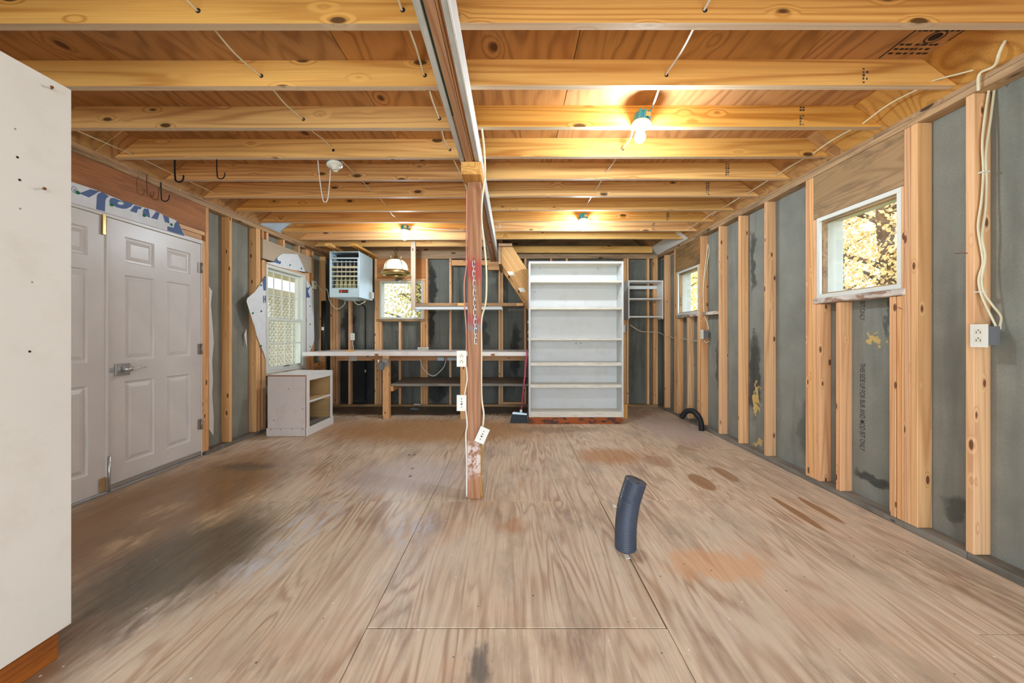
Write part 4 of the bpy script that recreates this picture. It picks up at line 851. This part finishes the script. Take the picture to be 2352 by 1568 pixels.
# ------------------------------------------------------------------ attic stair
sr = root('attic_stair', 'timber stair stringer going down behind the white bookcase', 'stair', (.7, 5.6, 0))
A0, A1 = Vector((-.158, 0, 2.44)), Vector((-.158, 0, 2.21)); sl = math.tan(math.radians(56.5)); ext = lambda p, dz: Vector((p.x + dz / sl, 0, p.z - dz))
for y in (5.42, 6.10):
    m0 = ext(A1, 2.21 - .001); pts = [Vector((-.158, y, 2.447)), Vector((.0, y, 2.447)), ext(Vector((.0, 0, 2.447)), 2.446) + Vector((0, y, 0)), m0 + Vector((0, y, 0)), A1 + Vector((0, y, 0))]
    st_ = prism('stringer', [p - Vector((0, 0, 0)) for p in pts], (0, .038, 0), M['joist'], sr)
    # grain along the slope
    me = st_.data; ang = -math.radians(56.5); me.transform(Matrix.Rotation(ang, 4, 'Y').inverted() if False else Matrix.Rotation(-math.radians(56.5), 4, 'Y')); st_.rotation_euler = (0, math.radians(56.5), 0)
for k in range(9):
    z = 2.10 - k * .235; p = ext(A1, 2.21 - z); x = p.x
    box('tread', (x + .02, x + .24), (5.459, 6.099), (z + .01, z + .045), M['oldwood'], sr, 'y')
    if k < 4: prism('tread_bracket', [(x + dx_, 5.4195, z + dz_) for dx_, dz_ in ((.006, -.004), (.088, -.004), (.125, -.06), (.043, -.06))], (0, -.004, 0), M['plate'], sr)
box('foot_block', (1.45, 1.638), (5.375, 5.4195), (.0005, .20), M['joist'], sr, 'z')
box('ledger_board', (-.2, -.004), (5.375, 5.4185), (2.449, 2.49), M['oldwood'], sr, 'x'); box('end_cleat', (-.2, -.16), (5.40, 6.14), (2.2, 2.446), M['oldwood'], sr, 'z')

# ------------------------------------------------------------------ broom
br = root('broom', 'broom with a magenta handle leaning on the bookcase', 'broom', (.09, 5.1, 0))
tube('handle', [at(1197, 944, 5.1), Vector((.203, 5.09, .99))], .011, M['broomred'], br, 10, 1)
hexa('head', [(-.005, 5.08, .125), (.195, 5.08, .110), (.195, 5.125, .110), (-.005, 5.125, .125)], [(.01, 5.085, .150), (.195, 5.085, .130), (.195, 5.12, .130), (.01, 5.12, .150)], M['heater'], br)
box('socket', (.098, .132), (5.085, 5.12), (.14, .18), M['heater'], br, 'z', .004)
bs = []
for i in range(60):
    for j in range(3):
        f = i / 59; xb = -.003 + f * .195; xt = -.03 + f * .238; bs.append((xb, xt, 5.085 + j * .017))
vs, fs = [], []
for xb, xt, y in bs:
    i = len(vs); zt_ = .124 - (xb + .003) * .075; w = .0016; zl = .002 + R.uniform(0, .006)
    vs += [(xb - w, y, zt_), (xb + w, y, zt_), (xb, y + .004, zt_), (xt - w, y - .004, zl), (xt + w, y - .004, zl), (xt, y + .006, zl)]; fs += [(i, i + 1, i + 4, i + 3), (i + 1, i + 2, i + 5, i + 4), (i + 2, i, i + 3, i + 5), (i + 3, i + 4, i + 5)]
o = mesh('bristles', vs, fs, M['bristle'], br); o['kind'] = 'stuff'
hexa('bristle_core', [(-.02, 5.088, .012), (.197, 5.088, .012), (.197, 5.116, .012), (-.02, 5.116, .012)], [(0, 5.088, .123), (.19, 5.088, .11), (.19, 5.116, .11), (0, 5.116, .123)], M['bristle'], br)

# ------------------------------------------------------------------ corrugated hoses
def hose(name, label, pts, r, pitch, mat='hose', k=10):
    P = smooth_path(pts, k); L = [0.0]
    for a, b_ in zip(P, P[1:]): L.append(L[-1] + (b_ - a).length)
    n = int(L[-1] / pitch * 4); Q, rad = [], []
    for i in range(n + 1):
        s_ = L[-1] * i / n; j = max(q for q in range(len(L)) if L[q] <= s_ + 1e-9); j = min(j, len(P) - 2); f = (s_ - L[j]) / max(L[j + 1] - L[j], 1e-9)
        Q.append(P[j].lerp(P[j + 1], f)); rad.append(r * (1 if i % 4 in (0, 1) else .86))
    # open end: inner wall going back down
    Q += [Q[-1] - (Q[-1] - Q[-2]).normalized() * d for d in (.0005, .12)]; rad += [r * .86, r * .86]
    o = tube(name, Q, r, M[mat], None, 28, 1, 1, rad); return tag(o, label, 'hose')
hc = at(1437, 1256, 2.107)
hose('drain_hose', 'black corrugated hose standing up out of the floor', [Vector((hc.x, 2.107, -.015)), Vector((hc.x + .002, 2.107, .13)), Vector((hc.x + .018, 2.10, .26)), Vector((hc.x + .052, 2.09, .385))], .059, .0105)
hose('drain_hose', 'thin black hose arching out of the floor by the right wall', [Vector((2.352, 4.70, -.01)), Vector((2.352, 4.71, .09)), Vector((2.34, 4.76, .165)), Vector((2.325, 4.87, .205)), Vector((2.31, 5.02, .17)), Vector((2.30, 5.13, .075))], .034, .0085, 'black')

# ------------------------------------------------------------------ electrical boxes, outlets, switches
def duplex(name, label, c, ex, nrm, depth=.055, boxmat='graybox', group=None, w=.07, h=.115, switch=False, up=(0, 0, 1)):
    """cover plate centred at c, facing nrm, ex = across"""
    c = Vector(c); ex = Vector(ex); nz = Vector(nrm); up = Vector(up); r_ = root(name, label, 'switch' if switch else 'outlet', c, group)
    def slab(nm, w_, h_, d0, d1, mat, par, ox=0, oy=0):
        q = [c + ex * (ox + sx * w_ / 2) + up * (oy + sy * h_ / 2) + nz * d0 for sx, sy in ((-1, -1), (1, -1), (1, 1), (-1, 1))]
        return hexa(nm, q, [p + nz * (d1 - d0) for p in q], mat, par)
    pl_ = slab('cover_plate', w, h, 0, .005, M['plate'], r_)
    slab('box', w * .8, h * .82, -depth, -.0003, M[boxmat], r_)
    if switch:
        slab('toggle_slot', .011, .026, .0051, .0058, M['slot'], pl_); slab('toggle', .008, .012, .0052, .016, M['plate'], pl_, 0, .004)
        for oy in (.03, -.03): slab('screw', .006, .006, .0051, .006, M['slot'], pl_, 0, oy)
    else:
        for oy in (.0205, -.0205):
            f_ = slab('receptacle', .034, .029, .0051, .0066, M['offwhite'], pl_, 0, oy)
            for ox in (-.0085, .0085): slab('slot', .003, .009, .0067, .0072, M['slot'], f_ if False else pl_, ox, oy - .003)
            slab('ground_hole', .005, .005, .0067, .0072, M['slot'], pl_, 0, oy + .008)
    return r_
duplex('wall_outlet', 'ivory outlet on a grey box on the nearest right stud', (XR - .012, 1.940, 1.183), (0, -1, 0), (-1, 0, 0), .068, w=.072, h=.118)
duplex('wall_outlet', 'small outlet box on the stud by the far right window', (XR - .010, 4.782, 1.195), (0, -1, 0), (-1, 0, 0), .066)
duplex('wall_outlet', 'white outlet hung on the left side of the post', (-.368, 2.738, 1.015), (1, 0, 0), (0, -1, 0), .05, 'plate')
duplex('light_switch', 'white light switch on the left side of the post', (-.368, 2.738, .695), (1, 0, 0), (0, -1, 0), .05, 'graybox', switch=True)
a = math.radians(-24); sw = duplex('light_switch', 'crooked white light switch hanging low on the right of the post', at(1107.5, 999, 2.70), (math.cos(a), 0, math.sin(a)), (0, -1, 0), .05, 'slot', switch=True, up=(-math.sin(a), 0, math.cos(a)))
duplex('wall_outlet', 'beige outlet on a far stud below the heater', at(810, 773, 6.252), (1, 0, 0), (0, -1, 0), .007, 'offwhite')
duplex('wall_outlet', 'pale green outlet on the ledger under the bench top', at(811, 823.5, 6.206), (0, 0, 1), (0, -1, 0), .006, 'heater', up=(-1, 0, 0))
jb = root('junction_box', 'grey metal outlet box with a raceway under the bench top', 'box', at(1013, 824, 6.2))
p = at(1014, 823.5, 6.2); box('box', (p.x - .06, p.x + .05), (6.15, 6.2145), (p.z - .03, p.z + .03), M['heater'], jb, 'x', .003); q = at(1039, 823.5, 6.2); box('raceway', (q.x - .08, q.x + .13), (6.17, 6.2145), (q.z - .028, q.z + .025), M['fluor'], jb, 'x', .003)
cable('bench_cord', 'white cord hanging in a loop under the bench', [at(1016, 822, 6.14), at(1024, 824, 6.1), at(1020, 841, 6.0), at(1006, 857, 5.95), at(994, 863, 5.9), at(980, 855, 5.95), at(968, 838, 6.0), at(966, 822, 6.05)], .008, 'cablewhite')
bb = root('junction_box', 'small grey box on a stud beside the bookcase', 'box', (1.86, 6.22, 1.3)); p = at(1436.5, 755, 6.2); box('box', (p.x - .02, p.x + .02), (6.19, 6.258), (p.z - .06, p.z + .06), M['graybox'], bb, 'z', .003); box('cover', (p.x - .04, p.x - .005), (6.18, 6.189), (p.z - .06, p.z + .06), M['plate'], bb, 'z', .001)

# ------------------------------------------------------------------ lamp holders
def fixture(label, x, yface, zplate, side, tilt, lit, zoff=0):
    """octagon box nailed to a joist face; side -1: in front of the face, +1 behind"""
    y = yface + side * .056; r_ = root('ceiling_lampholder', label, 'light fixture', (x, y, zplate))
    T = Matrix.Rotation(math.radians(tilt), 4, 'Y') @ Matrix.Rotation(math.radians(-6), 4, 'X'); c = (x, y, zplate)
    bx_ = lathe('junction_box', [(.0001, .07), (.045, .07), (.05, .06), (.051, .006), (.0001, .006)], c, M['bluebox'], r_, 8, T)
    for o_ in (-.03, .0, .03): 
        q = T @ Vector((o_, -.05, .035)); hexa('rib', [Vector(c) + q + T.to_3x3() @ Vector(v) for v in ((-.007, -.006, -.028), (.007, -.006, -.028), (.007, .006, -.028), (-.007, .006, -.028))], [Vector(c) + q + T.to_3x3() @ Vector(v) for v in ((-.007, -.006, .03), (.007, -.006, .03), (.007, .006, .03), (-.007, .006, .03))], M['bluebox'], bx_)
    q = [Vector(c) + T @ Vector(v) for v in ((.006, -.0535, .02), (.034, -.0535, .02), (.034, -.0535, .05), (.006, -.0535, .05))]; prism('label', q, (0, -.004, 0), M['paperorange'], bx_)
    lathe('holder', [(.0001, .0055), (.058, .0055), (.060, 0), (.058, -.008), (.04, -.014), (.026, -.02), (.022, -.048), (.018, -.048), (.016, -.03), (.0001, -.03)], c, M['plate'], r_, 28, T)
    if lit:
        lathe('bulb', [(.0165, -.0485)] + [(.0165 + .0165 * math.sin(t_), -.053 - .046 * t_ / 2.6) for t_ in (.5, 1, 1.57)] + [(.033 * math.sin(1.57 + k * .262), -.095 - .033 * (1 - math.cos(k * .262)) if False else -.088 - .033 * math.sin(k * .262)) for k in range(1, 6)] + [(.0003, -.1212)], c, M['bulb'], r_, 20, T)
    return r_
fixture('lit bulb in a blue-boxed holder on the nearest right joist bay', .812, JY[2] - .038 - .011, 2.511, -1, 8, True)
fixture('lit bulb in a blue-boxed holder far left near the brass lamp', at(929, 545, 4.83).x, JY[8] - .038, 2.52, -1, 0, True)
fixture('lit bulb in a blue-boxed holder above the white bookcase', at(1340, 524, 4.4).x, JY[7] - .038 - .031, 2.522, -1, 0, True)
fx4 = fixture('unlit white lampholder without a bulb on a left joist', at(766, 378, 2.93).x, JY[3], 2.515, 1, -10, False)
cable('pull_cord', 'white pull cord looping down from the empty lampholder', [at(729, 316, 2.93), at(729, 345, 2.93), at(733, 400, 2.93), at(741, 455, 2.93), at(747, 464, 2.93), at(753, 455, 2.93), at(757, 420, 2.93), at(759, 390, 2.93)], .004, 'cablewhite')

# ------------------------------------------------------------------ ceiling cables through the joists
def joist_run(name, label, xf, z, k0, k1, mat='cable', sag=.014, r=.0055, start=None, end=None):
    pts = list(start or [])
    for k in range(k0, k1 + 1):
        y = JY[k]; x = xf(k); pts += [Vector((x, y - .05, z)), Vector((x, y + .012, z + .002))]
        if k < k1: pts.append(Vector(((x + xf(k + 1)) / 2 + R.uniform(-.012, .012), y + .19, z - sag + R.uniform(-.006, .02))))
    pts += list(end or [])
    return cable(name, label, pts, r, mat, 4, flat=.6)
joist_run('ceiling_cable', 'cream cable threaded through the left joists to the lampholders', lambda k: -1.357 if k < 4 else -1.357 + .0 * k, 2.582, 0, 2, start=[Vector((-1.35, 1.0, 2.575)), Vector((-1.35, 1.26, 2.58))], end=[at(717, 301, 2.6), at(740, 318, 2.75), at(758, 336, 2.82)])
joist_run('ceiling_cable', 'cream cable from the empty lampholder back to the far bulb', lambda k: -1.36, 2.575, 4, 7, start=[at(786, 371, 2.95), at(800, 384, 3.1)])
joist_run('ceiling_cable', 'cream cable through the joists along the left of the beam', lambda k: -.476, 2.585, 0, 3, start=[Vector((-.48, 1.0, 2.60)), Vector((-.48, 1.26, 2.60))], end=[at(1046, 375, 2.95), at(1068, 420, 2.80), at(1072, 436, 2.74)])
joist_run('ceiling_cable', 'white cable through the right joists feeding the near bulb', lambda k: .823 - .0 * k, 2.582, 0, 1, start=[Vector((.82, 1.0, 2.60)), Vector((.82, 1.26, 2.59))], end=[at(1510, 215, 2.2), at(1497, 250, 2.36)], mat='cablewhite')
joist_run('ceiling_cable', 'white cable through the right joists feeding the bookcase bulb', lambda k: .82 if k < 4 else .80, 2.578, 3, 6, start=[at(1453, 299, 2.48), at(1447, 320, 2.62)], end=[at(1349, 485, 4.4)], mat='cablewhite')
joist_run('ceiling_cable', 'cream cable through the joist ends along the right wall', lambda k: 2.258, 2.55, 1, 9, sag=-.004, start=[Vector((2.405, 1.9, 2.55)), Vector((2.36, 1.95, 2.548))])
joist_run('ceiling_cable', 'cream cable through the joist ends along the left wall', lambda k: -2.862, 2.545, 3, 5, sag=-.0, start=[at(168, 296, 2.48), at(191, 306, 2.52)])
joist_run('ceiling_cable', 'white cable running across from the far bulb toward the beam', lambda k: -1.3, 2.53, 8, 8, start=[at(940, 521, 4.80)], end=None) if False else None
cable('ceiling_cable', 'white cable running across from the far left bulb to the beam', [at(938, 524, 4.84), at(950, 521, 4.86), at(1000, 526, 4.87), at(1040, 528, 4.87), at(1090, 529, 4.87)], .006, 'cablewhite')
cable('ceiling_cable', 'short bent white cable end right of the beam', [at(1139, 521, 4.83), at(1149, 523, 4.80), at(1147, 513, 4.82)], .006, 'cablewhite')
for k in range(0, 4):
    for x, z, sd in ((-1.357, 2.582, 'l'), (-.476, 2.585, 'l'), (.823, 2.582, 'r')):
        if k == 2 and sd == 'r' or (k == 3 and x == -1.357): pass
        y = JY[k] - .038 - (.004 * k + .003 if sd == 'r' else 0)
        disc('drill_hole', (x + .004, y + .0002, z), (0, -1, 0), .011, .0008, M['slot'], ce, 12)
# double cable on the right stud
CC = lambda x, y: at(2100 + x / 2.24, 150 + y / 2.24, 1.958 - max(0, y - 1120) / 218 * .036)
c1 = [(385, 120), (365, 250), (350, 400), (355, 550), (345, 700), (328, 830), (345, 950), (352, 1020), (331, 1100), (345, 1180), (385, 1270), (418, 1338), (420, 1356)]
c2 = [(405, 120), (385, 280), (362, 450), (365, 600), (360, 740), (342, 880), (358, 990), (340, 1100), (352, 1170), (400, 1240), (438, 1290), (434, 1338), (434, 1356)]
cable('stud_cable', 'cream cable running down the near right stud, left of the pair', [CC(*p) for p in c1], .0065, flat=.6); cable('stud_cable', 'cream cable running down the near right stud, right of the pair', [CC(*p) + Vector((.002, -.004, 0)) for p in c2], .0065, flat=.6)
cable('stud_cable', 'cream cable climbing over the top plate at the upper right', [Vector((2.392, 1.94, 2.44)), Vector((2.386, 1.93, 2.52)), at(2285, 150, 1.86), at(2300, 110, 1.8), at(2352, 20, 1.74)], .0065)
for x, y in ((357, 550), (348, 1165)):
    p = CC(x, y); o = box('cable_staple', (p.x - .018, p.x + .018), (1.944, 1.972), (p.z - .003, p.z + .003), M['plate'], None, 'x', .001); tag(o, 'white staple clipping the cable pair, ' + ('upper one' if y < 600 else 'lower one above the outlet'), 'staple')
# cable by the far right window
CW = lambda x, y, Y=4.80: at(1530 + x / 3.567, 560 + y / 3.567, Y)
cable('stud_cable', 'cream cable dropping past the far window to its outlet box', [CW(342, 0), CW(328, 120), CW(312, 245), CW(303, 400), CW(312, 560), CW(322, 610), CW(342, 660), CW(348, 705)], .006)
cable('stud_cable', 'second cream cable beside the far right window', [CW(345, 0), CW(354, 60), CW(340, 140), CW(318, 250), CW(306, 340), CW(302, 440)], .006)
cable('stud_cable', 'cream cable passing through the studs below the far window', [at(1447, 746, 6.2), at(1470, 760, 6.2), at(1490, 762, 6.22), at(1512, 763, 6.2), at(1527, 770, 6.0), Vector((2.44, 5.85, 1.16)), Vector((2.45, 5.6, 1.12)), Vector((2.44, 5.38, 1.13)), Vector((2.45, 5.1, 1.11)), Vector((2.44, 4.84, 1.12)), CW(330, 808), CW(358, 790), CW(352, 772)], .006)

# post wires
def pw(name, label, pts, r, mat): return cable(name, label, [at(x, y, Y) for x, y, Y in pts], r, mat)
pw('post_wire', 'thin wire down the left side of the post to the outlet', [(1072, 436, 2.73), (1071, 560, 2.73), (1071, 610, 2.73), (1066, 650, 2.71), (1067, 700, 2.71), (1071, 760, 2.73), (1071, 806, 2.73)], .005, 'cablered')
pw('post_wire', 'white wire between outlet and switch on the post', [(1071, 842, 2.73), (1073, 870, 2.73), (1069, 895, 2.72), (1067, 908, 2.73)], .005, 'cablewhite')
pw('post_wire', 'white wire from the switch down the post to the floor', [(1070, 942, 2.73), (1073, 975, 2.73), (1070, 1000, 2.73), (1072, 1060, 2.73), (1072, 1140, 2.725)], .006, 'cablewhite')
pw('post_wire', 'cream cable hanging down the right side of the post', [(1106.5, 293, 2.455), (1112, 340, 2.58), (1114, 400, 2.69), (1108, 450, 2.735), (1106, 500, 2.75), (1112, 560, 2.74), (1117, 620, 2.73), (1116, 690, 2.73), (1106, 735, 2.75), (1106, 800, 2.75), (1106, 905, 2.75), (1111, 950, 2.74), (1109, 980, 2.73)], .007, 'cable')
pw('post_wire', 'amber cable running from the low switch to the floor', [(1105, 1020, 2.72), (1106, 1040, 2.74), (1105, 1090, 2.745), (1106, 1135, 2.735), (1110, 1140, 2.73)], .007, 'cableyellow')
# chain
ch = root('chain', 'steel chain hanging on the front of the post', 'chain', at(1089, 600, 2.728))
n = 17; z0_, z1_ = zz(601, 2.728), zz(788, 2.728)
for i in range(n):
    z = z0_ + (z1_ - z0_) * (i + .5) / n; L = (z0_ - z1_) / n * .68; w = .0085; x = at(1088 + 5 * i / n, 600, 2.728).x; pts = []
    for k in range(17):
        a = 2 * math.pi * k / 16; u = math.cos(a) * w; v = math.sin(a) * w + (L - w if math.sin(a) > 0 else -(L - w)) * (1 if abs(math.sin(a)) > .01 else 0)
        pts.append(Vector((x + (u if i % 2 == 0 else u * .25), 2.7255 + (0 if i % 2 == 0 else u * .55), z + v)))
    tube('chain_link', pts, .0026, M['chrome'], ch, 6, 1)
nl = tube('nail', [(ch.location.x - .004, 2.735, z0_ + .022), (ch.location.x - .004, 2.715, z0_ + .024)], .003, M['rust'], ch, 6, 1)

# hooks over the left door
def hook(label, p, drop, w, mat, r=.004, tilt=0):
    p = Vector(p); pts = [p + Vector((0, 0, .0)), p + Vector((0, 0, -drop * .55)), p + Vector((.003, 0, -drop * .85))] + [p + Vector((w / 2 - w / 2 * math.cos(a), 0, -drop * .86 - w * .5 * math.sin(a))) for a in (.5, 1, 1.57, 2.1, 2.7, 3.14)] + [p + Vector((w * 1.02, 0, -drop * .74))]
    o = tube('utility_hook', pts, r, M[mat], None, 8, 4); return tag(o, label, 'hook')
hook('thick black hook hanging under a left joist', at(401.5, 367.5, 2.85), .155, .065, 'hook', .006); hook('thin black hook right of the thick one under the same joist', at(498, 366, 2.85), .135, .06, 'hook', .004)
hook('thin black hook hanging low in front of the top plate', Vector((-3.022, 3.25, 2.50)), .15, .07, 'hook', .004)
hk = hook('rusty wire hook hanging in front of the brown door header', Vector((-3.021, 3.12, 2.50)), .16, .06, 'rust', .003); hk.rotation_euler.z = math.pi / 2

# small debris on the floor
for px, py, lab in ((939, 1045, 'curled brown leaf, left one of the far pair beside the post'), (952, 1045, 'curled brown leaf, right one of the far pair beside the post'), (947, 1076, 'curled brown leaf on the floor in front of the far pair'), (942, 1094, 'curled brown leaf nearest the viewer on the floor left of the post')):
    Y = H * F / (py - CY); p = at(px, py, Y); o = mesh('dry_leaf', [p + Vector(v) for v in ((-.016, 0, .001), (0, -.01, .006), (.017, .002, .002), (.002, .012, .008))], [(0, 1, 3), (1, 2, 3), (0, 3, 1), (1, 3, 2)][:2], M['leafbrown']); tag(o, lab, 'leaf', 'curled brown leaves left of the post')
for px, py, lab in ((1412, 1163, 'white paint chip behind the standing hose'), (1441, 1279, 'white chip at the foot of the standing hose')):
    Y = H * F / (py - CY); p = at(px, py, Y); o = prism('paint_chip', [p + Vector(v) for v in ((-.012, -.02, .001), (.012, -.016, .001), (.01, .02, .001), (-.014, .022, .001))], (0, 0, .003), M['plate']); tag(o, lab, 'chip')
o = prism('scrap', [Vector(v) for v in ((-1.62, 6.0, .001), (-1.5, 5.95, .001), (-1.47, 6.02, .001), (-1.58, 6.06, .001))], (0, 0, .03), M['graybox']); tag(o, 'grey scrap on the dirty floor under the bench', 'scrap')
o = tube('scrap', [(-1.62, 6.19, .045), (-1.56, 6.2, .05), (-1.5, 6.18, .043)], .012, M['plate'], None, 8, 4); tag(o, 'crumpled white scrap below the far studs', 'scrap')

# ------------------------------------------------------------------ outdoors
gr = boxes('ground', [((-40, 40), (-30, 50), (-.5, -.35))], M['grass']); tag(gr, 'dry lawn outside the windows', 'ground', kind='structure')
def tree(name, label, base, hgt, crown, leafmat_, n, seed, lean=(0, 0), size=.09):
    r_ = random.Random(seed); base = Vector(base); rt = root(name, label, 'tree', base)
    top = base + Vector((lean[0], lean[1], hgt * .8)); P = [base, base.lerp(top, .35) + Vector((.12, .05, 0)), base.lerp(top, .7) + Vector((-.08, .06, 0)), top]
    sp = smooth_path(P, 5); tube('trunk', P, .1, M['bark'], rt, 10, 5, 1, [.2 * (1 - .75 * i / (len(sp) - 1)) for i in range(len(sp))])
    tips = []; 
    for k in range(16):
        f = .22 + .75 * k / 16; p0 = base.lerp(top, f); a = k * 2.4 + r_.uniform(-.4, .4); L = crown * r_.uniform(.6, 1.1) * (1 - .35 * f)
        p1 = p0 + Vector((math.cos(a) * L, math.sin(a) * L, L * r_.uniform(.05, .6))); pm = p0.lerp(p1, .5) + Vector((0, 0, L * .12)); tube('branch', [p0, pm, p1], .04, M['bark'], rt, 6, 4, 1, [.06 * (1 - .8 * i / 8) for i in range(9)])
        tips += [p1, pm, p0.lerp(p1, .8), pm + Vector((r_.uniform(-.5, .5), r_.uniform(-.5, .5), .3))]
    vs, fs = [], []
    for i in range(n):
        t_ = tips[r_.randrange(len(tips))]; p = t_ + Vector((r_.gauss(0, .45), r_.gauss(0, .45), r_.gauss(0, .36)))
        q = Vector((r_.uniform(-1, 1), r_.uniform(-1, 1), r_.uniform(-1, 1))).normalized(); w = q.orthogonal().normalized(); u = q.cross(w); s_ = size * r_.uniform(.6, 1.3); i0 = len(vs)
        vs += [p - w * s_ * .5, p + u * s_ * .28, p + w * s_ * .6, p - u * s_ * .28]; fs.append((i0, i0 + 1, i0 + 2, i0 + 3))
    me = bpy.data.meshes.new('foliage'); me.from_pydata([v - base for v in vs], [], fs); me.materials.append(leafmat_); fo = bpy.data.objects.new('foliage', me); fo.location = base; link(fo, rt); fo['kind'] = 'stuff'
    return rt
tree('autumn_tree', 'golden autumn tree with a grey trunk outside the near right window', (7.0, 7.0, -.4), 7.0, 1.9, M['leafgold'], 10000, 3)
tree('autumn_tree', 'golden tree farther off behind the near right window', (13.5, 15.5, -.4), 9, 2.4, M['leafgold'], 9000, 4)
tree('autumn_tree', 'golden tree at the edge of the near right window', (12.0, 10.2, -.4), 8, 2.0, M['leafgold'], 9000, 9)
tree('autumn_tree', 'bright yellow tree outside the far right window', (8.6, 19.0, -.4), 6.5, 2.0, M['leafyellow'], 11000, 5)
tree('autumn_tree', 'green and gold tree outside the far wall window', (-2.9, 11.8, -.4), 5.2, 1.4, M['leafgreen'], 5200, 6)
tree('autumn_tree', 'slim green tree to the left outside the far window', (-6.6, 16.6, -.4), 5.5, 1.4, M['leafgreen'], 5000, 8)
# porch with lattice outside the tall window
la = root('lattice_screen', 'diagonal lattice screen outside the tall left window', 'lattice', (-4.7, 7.0, 0)); XLt = -4.75; vs, fs = [], []
def lat_slat(p0, p1, x):
    d = (p1 - p0).normalized(); nrm = Vector((0, -d.z, d.y)) * .031; i = len(vs)
    for dxx in (0, .008):
        vs.extend([p0 + nrm + Vector((x + dxx, 0, 0)), p0 - nrm + Vector((x + dxx, 0, 0)), p1 - nrm + Vector((x + dxx, 0, 0)), p1 + nrm + Vector((x + dxx, 0, 0))])
    fs.extend([(i, i + 1, i + 2, i + 3), (i + 7, i + 6, i + 5, i + 4), (i, i + 4, i + 5, i + 1), (i + 1, i + 5, i + 6, i + 2), (i + 2, i + 6, i + 7, i + 3), (i + 3, i + 7, i + 4, i)])
ya, yb, za, zb_ = 5.6, 9.6, -.3, 1.99; st_ = .118
k = ya - (zb_ - za)
while k < yb:
    for sgn in (1, -1):
        t0, t1 = max(0, ya - k), min(zb_ - za, yb - k)
        if t1 > t0:
            if sgn == 1: lat_slat(Vector((0, k + t0, za + t0)), Vector((0, k + t1, za + t1)), XLt)
            else: lat_slat(Vector((0, k + t0, zb_ - t0)), Vector((0, k + t1, zb_ - t1)), XLt + .009)
    k += st_
o = mesh('slats', vs, fs, M['lattice'], la); o['kind'] = 'stuff'
box('top_rail', (XLt - .03, XLt + .05), (ya, yb), (1.99, 2.10), M['porch'], la, 'y'); box('bottom_rail', (XLt - .03, XLt + .05), (ya, yb), (-.35, -.28), M['porch'], la, 'y')
pr_ = root('porch_roof', 'porch roof and beam outside the tall left window', 'roof', (-4, 6.5, 2.6), kind='structure')
box('porch_beam', (XLt - .04, XLt + .06), (3.0, 9.8), (2.33, 2.62), M['porch'], pr_, 'y'); box('porch_deck', (-5.5, -3.2), (3.0, 9.8), (2.63, 2.68), M['porch'], pr_, 'y'); box('porch_post', (XLt - .045, XLt + .055), (5.45, 5.56), (-.36, 2.325), M['porch'], pr_, 'z'); box('porch_post', (XLt - .045, XLt + .055), (9.62, 9.72), (-.36, 2.325), M['porch'], pr_, 'z')  # deck extended outward past the beam, unseen, to keep sun off the window
